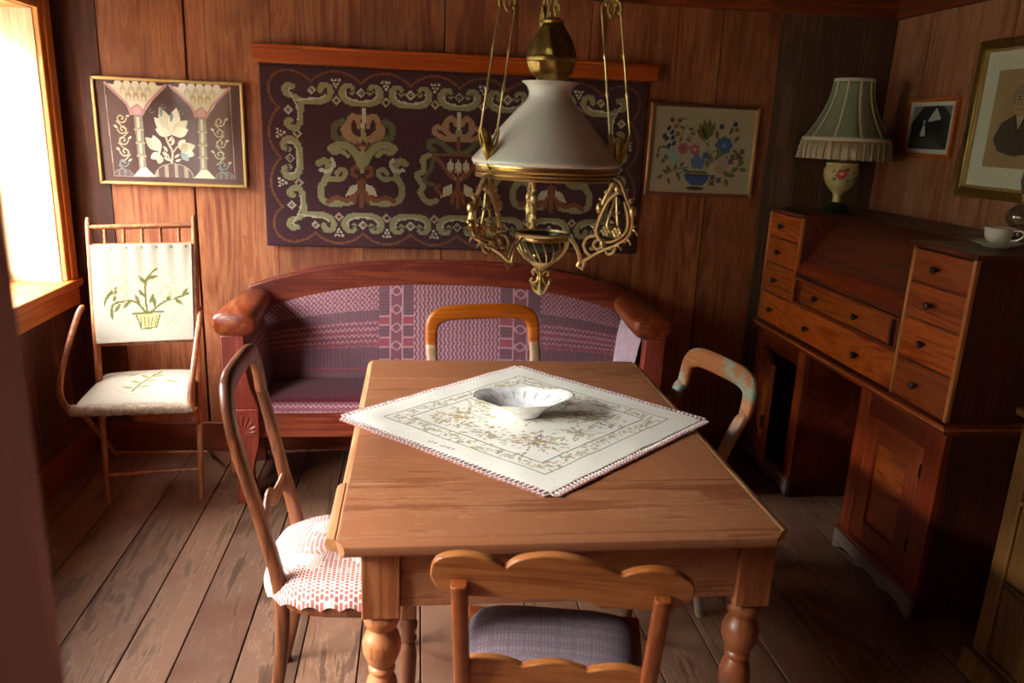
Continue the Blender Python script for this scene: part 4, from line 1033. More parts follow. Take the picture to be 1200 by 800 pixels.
# ------------------------------------------------------------------ chairs round the table
front_leg = [(0.0, 0), (0.010, 0), (0.013, 0.02), (0.012, 0.04), (0.016, 0.06), (0.012, 0.075), (0.016, 0.14), (0.020, 0.22), (0.022, 0.27), (0.018, 0.30), (0.014, 0.31), (0.021, 0.317), (0.021, 0.325), (0.016, 0.335), (0.022, 0.35), (0.024, 0.365), (0.02, 0.378), (0.02, 0.385)]
def seat_shape(U, V, hw_b, hw_f, y0, y1, p=3.2):
    a, b = 2*U-1, 2*V-1
    # square to rounded square
    r = np.maximum(np.abs(a), np.abs(b))+1e-9
    n = (np.abs(a/r)**p+np.abs(b/r)**p)**(1/p)
    a2, b2 = a/n, b/n
    hw = hw_b+(hw_f-hw_b)*(1-b2)/2
    return a2*hw, y0+(y1-y0)*(1-b2)/2, r
def hoop_chair(name, loc, rz, label, mats, H, wt, lean, seat_canvas, cushion_mat, wa=(0.019, 0.026), seat_z=0.43, hw=(0.185, 0.22), yr=(-0.20, 0.22), scallop=0.0, split=0.86, plain_front=False, square=0.6, back_over=-0.03):
    o = empty(name, loc, label, 'chair', 'old wooden chairs round the dining table', rz, True)
    wood_c, wood_p, wood_f = mats
    yb0 = yr[0]
    zj = H-0.15
    k = H-seat_z
    pts = {}
    for sx_ in (-1, 1):
        P = [(0.152, yb0-0.012-0.02, 0.0), (0.155, yb0+0.012, 0.22), (0.156, yb0+0.02, seat_z), (wt*0.93, yb0-lean*0.22, seat_z+k*0.35), (wt, yb0-lean*0.62, seat_z+k*0.62), (wt*0.995, yb0-lean*0.80, zj)]
        path = crm([(sx_*x, y, z) for x, y, z in P], 6)
        n = len(path); t_ = np.linspace(0, 1, n)
        MB().sweep(path, np.interp(t_, [0, 0.35, 0.6, 1], [0.014, 0.019, 0.016, 0.014]), np.interp(t_, [0, 0.4, 1], [0.014, 0.018, wa[0]]), (0, 1, 0), 12, 3.2).build('back_post', wood_p, o, 45)
    C_ = [(wt*0.995, yb0-lean*0.80, zj), (wt*0.995, yb0-lean*0.87, H-0.105), (wt*0.965, yb0-lean*0.92, H-0.070), (wt*0.86, yb0-lean*0.965, H-wa[1]-0.016), (wt*0.66, yb0-lean*0.985, H-wa[1]-0.003), (wt*0.33, yb0-lean, H-wa[1]), (0, yb0-lean*1.01, H-wa[1])]
    path = crm(C_+[(-x, y, z) for x, y, z in C_[-2::-1]], 7)
    t_ = np.abs(np.linspace(-1, 1, len(path)))
    MB().sweep(path, np.interp(t_, [0, 1], [0.015, 0.014]), np.interp(t_, [0, 0.5, 0.8, 1], [wa[1], wa[1], wa[0]*1.08, wa[0]]), (0, 1, 0.15), 12, 3.2).build('crest_rail', wood_c, o, 45)
    z_ = seat_z+k*0.30; yy = yb0-lean*0.16
    MB().sweep(crm([(-wt*0.92, yy, z_), (-wt*0.4, yy-0.012, z_-0.018), (0, yy-0.016, z_+0.012), (wt*0.4, yy-0.012, z_-0.018), (wt*0.92, yy, z_)], 6), 0.009, 0.024, (0, 1, 0), 10, 3.0).build('back_rail', wood_c, o, 45)
    # seat frame
    N = 48; outl = []
    for i in range(N):
        a = 2*PI*i/N; c, s_ = math.cos(a), math.sin(a); p = 3.4
        r = (abs(c)**p+abs(s_)**p)**(-1/p); b2 = s_*r
        h_ = hw[0]+(hw[1]-hw[0])*(1+b2)/2
        outl.append((c*r*h_, yr[0]+(yr[1]-yr[0])*(1+b2)/2))
    MB().prism(outl, 'z', seat_z-0.038, seat_z+0.004).build('seat_frame', wood_f, o, 40, 0.004)
    def sf(U, V):
        x, y, r = seat_shape(U, V, hw[0]+0.004, hw[1]+0.004, yr[0]-0.004-back_over, yr[1]+0.004)
        z = seat_z+0.003+0.05*np.clip(1-r**5, 0, 1)**0.6-(0.02 if scallop else 0.0)*np.clip((r-0.93)/0.07, 0, 1)*(1-scallop*np.abs(np.sin(np.arctan2(2*V-1, 2*U-1)*14)))
        return x, y, z
    panel('seat_cushion', seat_canvas, sf, cushion_mat, o)
    for sx_ in (-1, 1):
        x, y = sx_*(hw[1]-0.035), yr[1]-0.04
        lg = MB().box(x-0.02, x+0.02, y-0.02, y+0.02, seat_z-0.05, seat_z-0.002).build('front_leg', wood_f, o, 35, 0.003)
        if plain_front:
            MB().sweep([(x, y, seat_z-0.05), (x*1.01, y+0.004, 0.2), (x*1.02, y+0.012, 0.0)], [0.02, 0.017, 0.013], None, (0, 1, 0), 8, 4).build('tapered_shaft', wood_f, lg, 40)
        else:
            MB().lathe([(r, h*(seat_z-0.05)/0.385) for r, h in front_leg], (x, y), 16).build('turned_shaft', wood_f, lg, 50)
    return o
def crochet():
    cv = Cv(0.46, 0.42, 340, 'c2aaa0')
    i = (cv.X*110).astype(int); j = (cv.Y*85).astype(int)
    fx_ = (cv.X*110+0.5*(j % 2)) % 1
    cv.put((fx_ > 0.4) & (((cv.Y*85) % 1) > 0.3) & (np.sin(i*0.31)+np.sin(j*0.37+i*0.2) > -0.7), 'a05648')
    cv.put(((cv.Y*85) % 1) < 0.2, 'd6c8be')
    return cv.jitter(0.08, 2)
hoop_chair('dining_chair', (-0.175, 1.955, 0), -PI/2, 'walnut hoop back chair with red and white crocheted seat cover', (M['chair_a'],)*3, 1.02, 0.172, 0.088, crochet(), M['weave'], (0.021, 0.025), 0.435, (0.205, 0.235), (-0.185, 0.20), 0.6, back_over=0.035)
hoop_chair('dining_chair', (0.306, 2.605, 0), PI+0.17, 'golden brown hoop back chair standing between dining table and sofa', (M['chair_b'], M['chair_bp'], M['chair_b']), 0.945, 0.205, 0.12, Cv(0.44, 0.4, 60, '6e4450').jitter(0.2, 3), M['weave'], (0.022, 0.029), 0.43, (0.19, 0.235), (-0.20, 0.24))
hoop_chair('dining_chair', (0.72, 2.347, 0), PI/2+0.26, 'hoop back chair with flaking turquoise paint between table and writing desk', (M['chair_c'], M['chair_cp'], M['chair_a']), 0.885, 0.178, 0.12, Cv(0.44, 0.4, 60, '5a3a34').jitter(0.2, 3), M['weave'], (0.024, 0.034), 0.43, (0.175, 0.195), (-0.20, 0.10), plain_front=True)

def scallop_chair():
    o = empty('dining_chair', (0.311, 1.486, 0), 'chair with scalloped crest rail and grey violet seat at the table end', 'chair', 'old wooden chairs round the dining table', -0.18, True)
    def T(cx, cy): return (cx-463)/1640.0, 0.803-(cy-(200+(cx-65)*0.056))/1640.0
    up = crm([(66, 205), (74, 162), (110, 136), (170, 128), (240, 141), (296, 172)], 5)[:-1].tolist()+crm([(296, 172), (330, 142), (400, 125), (470, 127), (540, 146), (645, 192)], 5)[:-1].tolist()+crm([(645, 192), (685, 174), (740, 167), (800, 179), (850, 210), (862, 245), (850, 285), (800, 318)], 5)[:-1].tolist()
    dn = crm([(800, 318), (700, 318), (600, 316)], 3)[:-1].tolist()+crm([(592, 320), (550, 298), (470, 286), (400, 286), (345, 296)], 4)[:-1].tolist()+crm([(345, 296), (300, 288), (200, 285), (130, 274), (85, 252), (66, 205)], 4)[:-1].tolist()
    poly = [T(*p) for p in up+dn]
    lean = 0.17
    def tilt(mb, z0=0.45, y0=-0.185):
        mb.v = [(x, y+y0-(z-z0)*lean, z) for x, y, z in mb.v]; return mb
    tilt(MB().prism(poly, 'y', -0.011, 0.011)).build('crest_rail', M['chair_d'], o, 30, 0.005, 3)
    for sx_ in (-1, 1):
        x = 0.182*sx_
        P = [(x*0.96, -0.215, 0.0), (x*0.98, -0.185, 0.25), (x, -0.188, 0.45), (x, -0.188-0.02-0.17*0.2, 0.65), (x*1.02, -0.188-0.022-0.17*0.345, 0.795)]
        MB().sweep(crm(P, 6), 0.013, 0.0155, (0, 1, 0), 8, 5).build('back_post', M['chair_dz'], o, 40, 0.002)
    lo = []
    for k in range(3):
        c0, c1 = -0.19+k*0.1267, -0.19+(k+1)*0.1267
        lo += [(c0+(c1-c0)*t_, 0.588+0.016*math.sin(PI*t_)) for t_ in np.linspace(0.0, 0.92, 7)]
    lo += [(0.19, 0.588), (0.19, 0.52), (-0.19, 0.52)]
    tilt(MB().prism(lo, 'y', -0.010, 0.010)).build('back_rail', M['chair_d'], o, 30, 0.003)
    hw = (0.195, 0.215)
    MB().prism([(-hw[0], -0.195), (hw[0], -0.195), (hw[1], 0.195), (-hw[1], 0.195)], 'z', 0.395, 0.44).build('seat_frame', M['chair_dz'], o, 40, 0.006)
    cv = Cv(0.43, 0.4, 230, '6e5a60'); cv.put(np.sin(cv.X*800) > 0.3, '7c686e'); cv.put(np.sin(cv.Y*800) > 0.5, '645058'); cv.jitter(0.12, 7)
    def sf(U, V):
        x, y, r = seat_shape(U, V, hw[0]-0.012, hw[1]-0.002, -0.185, 0.196, 5.0)
        return x, y, 0.438+0.045*np.clip(1-r**4, 0, 1)**0.7
    panel('seat_cushion', cv, sf, M['weave'], o)
    for sx_ in (-1, 1):
        x, y = sx_*0.185, 0.165
        lg = MB().box(x-0.018, x+0.018, y-0.018, y+0.018, 0.38, 0.42).build('front_leg', M['chair_dz'], o, 35, 0.003)
        MB().sweep([(x, y, 0.38), (x, y, 0.2), (x*1.02, y+0.006, 0.0)], [0.018, 0.015, 0.012], None, (0, 1, 0), 8, 4).build('tapered_shaft', M['chair_dz'], lg, 40)
    for z_ in (0.2,): bx('stretcher', M['chair_dz'], o, -0.18, 0.18, 0.155, 0.172, z_, z_+0.025)
scallop_chair()

# ------------------------------------------------------------------ folding armchair under the lotus picture
def plant_canvas(w, h, seat=False):
    cv = Cv(w, h, 260, 'bdb4a2'); GRN, TN, CRM = '6c6a34', 'b09c74', 'b8a684'
    X = lambda p: (p[0]*w, p[1]*h)
    st = lambda pts, wd, c, **k: cv.stroke([X(p) for p in pts], wd, c, **k)
    if not seat:
        cv.poly([X(p) for p in ((0.40, 0.72), (0.66, 0.72), (0.62, 0.86), (0.45, 0.86))], 'c0ae7c')
        st([(0.38, 0.715), (0.68, 0.70)], 0.009, GRN, curve=False); st([(0.41, 0.73), (0.46, 0.87), (0.61, 0.86), (0.65, 0.73)], 0.006, GRN, curve=False)
        for k in range(5): st([(0.45+k*0.04, 0.75), (0.46+k*0.035, 0.84)], 0.004, GRN, curve=False)
        st([(0.52, 0.70), (0.51, 0.55), (0.52, 0.40), (0.58, 0.30), (0.64, 0.26)], 0.008, GRN)
        st([(0.50, 0.70), (0.42, 0.60), (0.30, 0.58), (0.18, 0.62), (0.17, 0.75)], 0.009, GRN)
        st([(0.18, 0.48), (0.12, 0.55), (0.10, 0.62)], 0.014, GRN, taper=True); st([(0.22, 0.45), (0.20, 0.56)], 0.012, GRN, taper=True)
        st([(0.56, 0.70), (0.70, 0.60), (0.84, 0.56), (0.95, 0.52)], 0.008, GRN)
        for x, y, a in ((0.52, 0.42, -2.2), (0.50, 0.40, -0.8), (0.54, 0.36, -0.3), (0.51, 0.55, -2.3), (0.45, 0.62, -2.0), (0.36, 0.58, 2.4), (0.26, 0.60, 2.2), (0.60, 0.66, -1.6), (0.72, 0.59, -1.0), (0.80, 0.57, 0.6), (0.88, 0.55, -0.9), (0.55, 0.62, -1.2)):
            px, py = X((x, y)); cv.leaf(px, py, a, 0.045, 0.014, GRN)
        for cx, cy in ((0.28, 0.45), (0.74, 0.46)):
            g = random.Random(int(cx*100))
            for k in range(40):
                a, r = g.uniform(0, 6.28), g.uniform(0, 0.13); px, py = X((cx+r*math.cos(a)*0.9, cy+r*math.sin(a))); cv.ell(px, py, 0.006, 0.006, g.choice([CRM, 'c2b294', 'c6ac90']), 0, 0.8)
        for cx, sg_ in ((0.36, -1), (0.72, 1), (0.80, 1), (0.30, -1)):
            px, py = X((cx, 0.78)); cv.stroke([(px+sg_*(0.02-0.0022*k)*math.cos(k*0.9), py+(0.02-0.0022*k)*math.sin(k*0.9)) for k in range(8)], 0.004, CRM)
        for k in range(7): px, py = X((0.06+k*0.147, 0.035)); cv.ell(px, py, 0.006, 0.006, '8f7f68')
    else:
        st([(0.45, 0.75), (0.50, 0.55), (0.60, 0.25)], 0.007, GRN)
        for x, y, a in ((0.50, 0.55, -2.6), (0.52, 0.5, -0.4), (0.55, 0.4, -2.4), (0.56, 0.35, -0.3), (0.46, 0.68, -2.8), (0.47, 0.65, -0.2), (0.60, 0.3, -1.2), (0.30, 0.3, -0.4), (0.70, 0.45, 0.2)):
            px, py = X((x, y)); cv.leaf(px, py, a, 0.06, 0.016, '93905c')
        st([(0.3, 0.7), (0.45, 0.82), (0.62, 0.78)], 0.005, CRM)
    return cv.jitter(0.05, 2)
fo = empty('folding_armchair', (-1.13, 3.40, 0), 'wooden folding armchair with embroidered cream cloth back and seat', 'chair')
TL, TR = (-1.372, 3.46, 1.17), (-0.945, 3.46, 1.19)
FL, FR = (-1.292, 3.165, 0.0), (-0.922, 3.21, 0.0)
def onpost(a, b, z):
    t_ = (z-b[2])/(a[2]-b[2]); return tuple(b[i]+(a[i]-b[i])*t_ for i in range(3))
for a, b in ((TL, FL), (TR, FR)):
    m_ = onpost(a, b, 0.5)
    MB().sweep([b, onpost(a, b, 0.3), m_, onpost(a, b, 0.9), onpost(a, b, 1.15), a], [0.011, 0.013, 0.014, 0.014, 0.013, 0.008], None, (0, 1, 0), 10).build('back_post', M['fold'], fo, 45)
MB().sweep([onpost(TL, FL, 1.13), onpost(TR, FR, 1.15)], 0.011, None, (0, 1, 0), 10).build('top_rail', M['fold'], fo, 45)
MB().sweep([onpost(TL, FL, 1.055), onpost(TR, FR, 1.075)], 0.0095, None, (0, 1, 0), 10).build('spindle_rail', M['fold'], fo, 45)
MB().sweep([onpost(TL, FL, 0.655), onpost(TR, FR, 0.675)], 0.010, None, (0, 1, 0), 10).build('lower_rail', M['fold'], fo, 45)
for k in range(5):
    f = (k+0.85)/5.7
    a = np.array(onpost(TL, FL, 1.055))*(1-f)+np.array(onpost(TR, FR, 1.075))*f; b = np.array(onpost(TL, FL, 1.13))*(1-f)+np.array(onpost(TR, FR, 1.15))*f
    pts = [a+(b-a)*t_ for t_ in (0, 0.2, 0.35, 0.5, 0.65, 0.8, 1)]
    MB().sweep(pts, [0.005, 0.008, 0.005, 0.0095, 0.005, 0.008, 0.005], None, (0, 1, 0), 8).build('spindle', M['fold'], fo, 50)
def fb_f(U, V):
    l0, l1 = np.array(onpost(TL, FL, 1.06)), np.array(onpost(TL, FL, 0.662)); r0, r1 = np.array(onpost(TR, FR, 1.08)), np.array(onpost(TR, FR, 0.68))
    P = [((1-U)*((1-V)*l0[i]+V*l1[i])+U*((1-V)*r0[i]+V*r1[i])) for i in range(3)]
    return P[0]*0.965+(-1.14)*0.035, P[1]-0.020+0.012*np.sin(PI*V)*np.sin(PI*U)+0.0015*np.sin(U*40)*(1-V)**3, P[2]
panel('back_cloth', plant_canvas(0.40, 0.40), fb_f, M['embroidery'], fo, 0.006)
# arms bending down to the seat front
for sx_, xs_ in ((-1, (-1.405, -1.375)), (1, (-0.925, -0.905))):
    xa, xb = xs_
    P = [(xa, 3.40, 0.80), (xa+0.006*sx_, 3.36, 0.775), (xa+0.012*sx_, 3.24, 0.66), (xa+0.014*sx_, 3.165, 0.57), (xa+0.008*sx_, 3.13, 0.49), (xb, 3.115, 0.435)]
    MB().sweep(crm(P, 6), 0.012, 0.011, (1, 0, 0), 10, 2.6).build('armrest', M['fold'], fo, 45)
# seat cloth slung between cross bars
sq = [(-1.36, 3.10, 0.462), (-0.905, 3.12, 0.468), (-0.958, 3.38, 0.535), (-1.33, 3.38, 0.515)]     # front left, front right, back right, back left
MB().sweep([(-1.385, 3.105, 0.437), (-0.89, 3.125, 0.443)], 0.011, None, (0, 1, 0), 10).build('seat_bar', M['fold'], fo, 45)
MB().sweep([(-1.355, 3.385, 0.49), (-0.94, 3.385, 0.51)], 0.010, None, (0, 1, 0), 10).build('seat_bar', M['fold'], fo, 45)
def fs_f(U, V):
    P = [((1-V)*((1-U)*sq[3][i]+U*sq[2][i])+V*((1-U)*sq[0][i]+U*sq[1][i])) for i in range(3)]
    e = np.sin(PI*np.clip(U, 0, 1))**0.3*np.sin(PI*np.clip(V, 0, 1))**0.3
    return P[0], P[1], P[2]-0.01+0.034*e
panel('seat_cushion', plant_canvas(0.42, 0.30, True), fs_f, M['embroidery'], fo, 0.012)
def roll_f(U, V):
    a = -0.6+V*3.4
    return -1.372+0.462*U, 3.108+0.02*U-0.022*np.sin(a), 0.440+0.008*U+0.024*np.cos(a)+0.002*np.sin(U*60)
panel('seat_edge_cloth', Cv(0.46, 0.06, 120, 'a8927c').jitter(0.25, 5), roll_f, M['embroidery'], fo, 0.003)
for a, b in (((-1.345, 3.13, 0.43), (-1.425, 3.66, 0.0)), ((-0.915, 3.14, 0.435), (-0.985, 3.66, 0.0))):
    MB().sweep([a, b], [0.012, 0.010], None, (0, 0, 1), 10).build('cross_leg', M['fold'], fo, 45)
MB().sweep([onpost(TL, FL, 0.12), onpost(TR, FR, 0.125)], 0.007, None, (0, 1, 0), 8).build('stretcher', M['fold'], fo, 45)
MB().sweep([(-1.415, 3.595, 0.05), (-0.978, 3.595, 0.05)], 0.007, None, (0, 1, 0), 8).build('stretcher', M['fold'], fo, 45)

# ------------------------------------------------------------------ writing desk on the right wall
dk = empty('writing_desk', (1.98, 2.92, 0), 'reddish brown slant top writing desk with two drawer towers on pedestals', 'desk')
DXF, DXB = 1.705, XR-0.012
YN, YI0, YI1, YL = 2.185, 2.505, 3.315, 3.652      # near end, inner tower faces, far end
ZB, ZT = 0.735, 1.268
def knob(parent, y, z, x=DXF-0.004, r=0.013):
    v = MB().lathe([(0.0055, 0), (0.0055, 0.008), (0.011, 0.012), (r, 0.018), (r, 0.023), (0.008, 0.028), (0.0, 0.029)], (0, 0), 14)
    v.v = [(x-h, y+a, z+b) for a, b, h in v.v]; v.f = [f[::-1] for f in v.f]
    return v.build('knob', M['knob'], parent, 50)
# carcass of each tower
for y0, y1 in ((YN, YI0), (YI1, YL)):
    near = y0 == YN
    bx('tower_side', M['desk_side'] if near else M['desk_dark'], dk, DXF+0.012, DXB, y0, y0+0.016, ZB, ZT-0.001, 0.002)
    bx('tower_side', M['desk_dark'], dk, DXF+0.012, DXB, y1-0.016, y1, ZB, ZT-0.001, 0.002)
    bx('tower_front_edge', M['desk_edge'], dk, DXF-0.002, DXF+0.012, y0, y0+0.016, ZB, ZT, 0.002)
    bx('tower_front_edge', M['desk_edge'], dk, DXF-0.002, DXF+0.012, y1-0.016, y1, ZB, ZT, 0.002)
    bx('tower_top', M['desk_dark'], dk, DXF-0.012, DXB, y0-0.012, y1+0.012, ZT, ZT+0.018, 0.004)
    bx('tower_back', M['desk_dark'], dk, DXF+0.05, DXF+0.06, y0+0.016, y1-0.016, ZB, ZT, 0)
    zs = [(1.155, 1.262), (1.030, 1.146), (0.886, 1.022), (0.741, 0.878)]
    for z0, z1 in zs:
        d_ = bx('drawer', M['desk_drawer'], dk, DXF, DXF+0.045, y0+0.0175, y1-0.0175, z0, z1, 0.002)
        knob(d_, (y0+y1)/2+0.008, (z0+z1)/2)
        bx('drawer_rail', M['desk'], dk, DXF+0.004, DXF+0.04, y0+0.016, y1-0.016, z0-0.0075, z0-0.0015, 0.001)
# middle: two drawers, lopers, slanting lid
ym0, ym1 = YI0, YI1
bx('drawer_rail', M['desk'], dk, DXF-0.004, DXF+0.05, ym0, ym1, 0.884, 0.898, 0.002)
d_ = bx('drawer', M['desk_drawer'], dk, DXF-0.002, DXF+0.05, ym0+0.003, ym1-0.003, 0.742, 0.882, 0.002); knob(d_, 3.132, 0.806); knob(d_, 2.728, 0.806)
d_ = bx('drawer', M['desk_drawer'], dk, DXF, DXF+0.05, ym0+0.062, ym1-0.062, 0.900, 0.996, 0.002); knob(d_, 3.091, 0.948); knob(d_, 2.772, 0.948)
for y0, y1 in ((ym0+0.002, ym0+0.06), (ym1-0.06, ym1-0.002)):
    bx('loper_surround', M['desk'], dk, DXF-0.004, DXF+0.01, y0, y0+0.014, 0.898, 0.998, 0.001)
    bx('loper_surround', M['desk'], dk, DXF-0.004, DXF+0.01, y1-0.014, y1, 0.898, 0.998, 0.001)
    l_ = bx('loper', M['knob'], dk, DXF+0.012, DXF+0.06, y0+0.016, y1-0.016, 0.902, 0.994, 0.001); knob(l_, (y0+y1)/2, 0.948, DXF+0.012, 0.008)
bx('lid_ledge', M['desk'], dk, DXF-0.014, DXF+0.05, ym0+0.001, ym1-0.001, 0.998, 1.012, 0.003)
sl = MB().prism([(DXF-0.008, 1.013), (DXF-0.004, 1.034), (1.898, 1.284), (1.914, 1.268), (DXF+0.022, 1.013)], 'y', ym0+0.002, ym1-0.002).build('slant_lid', M['desk_dark'], dk, 30, 0.003)
MB().prism([(DXF-0.0062, 1.028), (DXF-0.0035, 1.037), (DXF+0.030, 1.082), (DXF+0.034, 1.076)], 'y', ym0+0.004, ym1-0.004).build('lid_edge_batten', M['desk'], sl, 30, 0.001)
lk = MB().box(1.7085, 1.725, 2.72, 2.745, 1.035, 1.06); 
bx('top_board', M['desk_dark'], dk, 1.905, DXB, ym0+0.013, ym1-0.013, 1.266, 1.2865, 0.003)
bx('back_panel', M['desk_side'], dk, DXB-0.012, DXB, YN+0.016, YL-0.016, ZB, 1.266, 0)
# waist moulding
for (z0, z1, pr) in ((0.694, 0.712, 0.0), (0.712, 0.724, 0.012), (0.724, ZB, 0.02)):
    bx('waist_moulding', M['desk_edge'] if pr == 0.012 else M['desk'], dk, DXF-0.004-pr, DXB, YN-0.006-pr, YL+0.004, z0, z1, 0.003)
# pedestals
def pedestal(y0, y1, near):
    zt = 0.694; x0 = DXF+0.012
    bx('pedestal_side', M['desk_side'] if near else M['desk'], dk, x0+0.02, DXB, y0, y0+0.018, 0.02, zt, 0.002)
    bx('pedestal_side', M['desk'], dk, x0+0.02, DXB, y1-0.018, y1, 0.02, zt, 0.002)
    bx('pedestal_floor', M['desk_dark'], dk, x0+0.02, DXB, y0+0.018, y1-0.018, 0.05, 0.065, 0)
    bx('pedestal_back', M['gap'], dk, DXB-0.01, DXB, y0+0.018, y1-0.018, 0.065, zt, 0)
    sw = 0.07
    bx('front_stile', M['desk_z'], dk, x0, x0+0.02, y0, y0+sw+(0.02 if near else 0), 0.03, zt, 0.002)
    bx('front_stile', M['desk_z'], dk, x0, x0+0.02, y1-sw, y1, 0.03, zt, 0.002)
    bx('front_rail', M['desk'], dk, x0, x0+0.02, y0+sw+(0.02 if near else 0), y1-sw, 0.612, zt, 0.002)
    bx('front_rail', M['desk'], dk, x0, x0+0.02, y0+sw+(0.02 if near else 0), y1-sw, 0.03, 0.105, 0.002)
    # plinth with scalloped skirt
    n = 30; outl = [(y0-0.006, 0.085), (y0-0.006, 0.0)]
    for i in range(n+1):
        t_ = i/n; yy = y0+0.03+(y1-y0-0.06)*t_
        outl.append((yy, 0.012+0.022*abs(math.sin(t_*PI*3.0))**0.7))
    outl += [(y1+0.006, 0.0), (y1+0.006, 0.085)]
    MB().prism(outl, 'x', x0-0.014, x0).build('scalloped_skirt', M['skirt'], dk, 30, 0.002)
    bx('plinth_moulding', M['desk'], dk, x0-0.010, x0, y0-0.004, y1+0.004, 0.085, 0.10, 0.003)
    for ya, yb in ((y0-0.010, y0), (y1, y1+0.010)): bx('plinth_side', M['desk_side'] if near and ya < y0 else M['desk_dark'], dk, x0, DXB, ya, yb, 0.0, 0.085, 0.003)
    # panelled door
    a, b, z0, z1 = y0+sw+(0.02 if near else 0)+0.003, y1-sw-0.003, 0.108, 0.609
    return a, b, z0, z1, x0
def door(a, b, z0, z1, x0, hinge=None, ang=0.0):
    """rails and stiles round a recessed panel; local to the hinge"""
    hy = b if hinge else 0.0
    pc = []
    w = 0.075 if not hinge else 0.05
    mb0 = [('door_stile', M['desk_z'], x0+0.001, x0+0.021, a, a+w, z0, z1), ('door_stile', M['desk_z'], x0+0.001, x0+0.021, b-w, b, z0, z1),
           ('door_rail', M['desk'], x0+0.001, x0+0.021, a+w, b-w, z1-0.09, z1), ('door_rail', M['desk'], x0+0.001, x0+0.021, a+w, b-w, z0, z0+0.085)]
    pan = MB(); yy0, yy1, zz0, zz1 = a+w, b-w, z0+0.085, z1-0.09
    q = 0.024; xi, xo_ = x0+0.013, x0+0.006
    vs = [(xi, yy0, zz0), (xi, yy1, zz0), (xi, yy1, zz1), (xi, yy0, zz1), (xo_, yy0+q, zz0+q), (xo_, yy1-q, zz0+q), (xo_, yy1-q, zz1-q), (xo_, yy0+q, zz1-q)]
    pan.add(vs, [(4, 7, 6, 5), (0, 4, 5, 1), (1, 5, 6, 2), (2, 6, 7, 3), (3, 7, 4, 0)])
    meshes = [(n_, MB().box(*v), m_) for n_, m_, *v in mb0]+[('door_panel', pan, M['desk_drawer'])]
    root = None
    for n_, mb, m_ in meshes:
        if hinge:
            c_, s_ = math.cos(ang), math.sin(ang); nv = []
            for x, y, z in mb.v:
                dx, dy = x-x0, y-hy; nv.append((x0+dx*c_-dy*s_, hy+dx*s_+dy*c_, z))
            mb.v = nv
        ob = mb.build('door' if root is None else n_, m_, dk if root is None else root, 30, 0.002)
        if root is None: root = ob
    return root
P_ = pedestal(2.185, 2.69, True); dr = door(*P_)
for z_ in (0.22, 0.50): bx('hinge', M['iron'], dr, P_[4]-0.002, P_[4]+0.002, P_[0]-0.006, P_[0]+0.004, z_, z_+0.05, 0.001)
P_ = pedestal(3.14, 3.64, False); dr = door(P_[0], P_[1], P_[2], P_[3], P_[4], True, -0.32)
for z_ in (0.3,): bx('door_catch', M['iron'], dr, P_[4]-0.12, P_[4]-0.112, P_[0]+0.03, P_[0]+0.04, z_, z_+0.06, 0.001)
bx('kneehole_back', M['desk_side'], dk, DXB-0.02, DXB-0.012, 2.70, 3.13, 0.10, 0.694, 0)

# ------------------------------------------------------------------ table lamp with fringed shade on the desk
LX_, LY_, LZ = 1.953, 3.50, ZT+0.018
tl = empty('table_lamp', (LX_, LY_, LZ), 'table lamp with painted yellow vase foot and fringed grey green shade', 'lamp')
MB().lathe([(0.0, 0), (0.064, 0.0), (0.066, 0.006), (0.062, 0.014), (0.052, 0.02), (0.047, 0.03), (0.042, 0.036), (0.030, 0.042), (0.024, 0.046), (0, 0.046)], (LX_, LY_), 32, LZ).build('base', M['bronze'], tl, 40)
def vase():
    prof = [(0.024, 0.045), (0.022, 0.06), (0.023, 0.078), (0.032, 0.092), (0.052, 0.112), (0.068, 0.138), (0.076, 0.165), (0.077, 0.188), (0.072, 0.205), (0.068, 0.212), (0.071, 0.218), (0.068, 0.226), (0.03, 0.232)]
    P = crm(prof, 4); n = 120; m = len(P)
    cv = Cv(2*PI, 0.2, 19, 'c8b47e'); cv.W, cv.H = n, m-1
    a_, h_ = np.meshgrid((np.arange(n)+0.5)/n*2*PI, (P[:-1, 1]+P[1:, 1])/2)
    cv.X, cv.Y = a_, h_; cv.im = np.empty((m-1, n, 3)); cv.im[:] = lin('c2ad74')
    for a0 in (4.25, 1.1):
        for k in range(7):
            b = k*0.9; cv.ell(a0+0.22*math.cos(b), 0.175+0.016*math.sin(b), 0.17, 0.008, 'b0483c', 0)
        cv.ell(a0, 0.175, 0.10, 0.007, 'd8a888')
        for da, dz, c in ((0.75, 0.182, 'b89a40'), (1.05, 0.165, '56703e'), (1.2, 0.188, '44603c'), (-0.4, 0.15, '56703e'), (0.45, 0.148, '5c7844'), (0.9, 0.15, '5a7648'), (1.35, 0.172, '6c8450'), (0.3, 0.195, '4c6840'), (-0.45, 0.185, '5c7844')): cv.ell(a0+da, dz, 0.12, 0.007, c)
    def f(U, V):
        a = U*2*PI; r = np.interp(V*(m-1), np.arange(m), P[:, 0]); z = np.interp(V*(m-1), np.arange(m), P[:, 1])
        return LX_+r*np.cos(a), LY_+r*np.sin(a), LZ+z
    o = panel('vase', cv, f, M['lampvase'], tl)
    for p in o.data.polygons: pass
    o.data.flip_normals()
vase()
MB().lathe([(0.012, 0.228), (0.012, 0.30), (0.018, 0.305), (0.018, 0.36), (0.0, 0.362)], (LX_, LY_), 14, LZ).build('lamp_holder', M['brass_dark'], tl, 40)
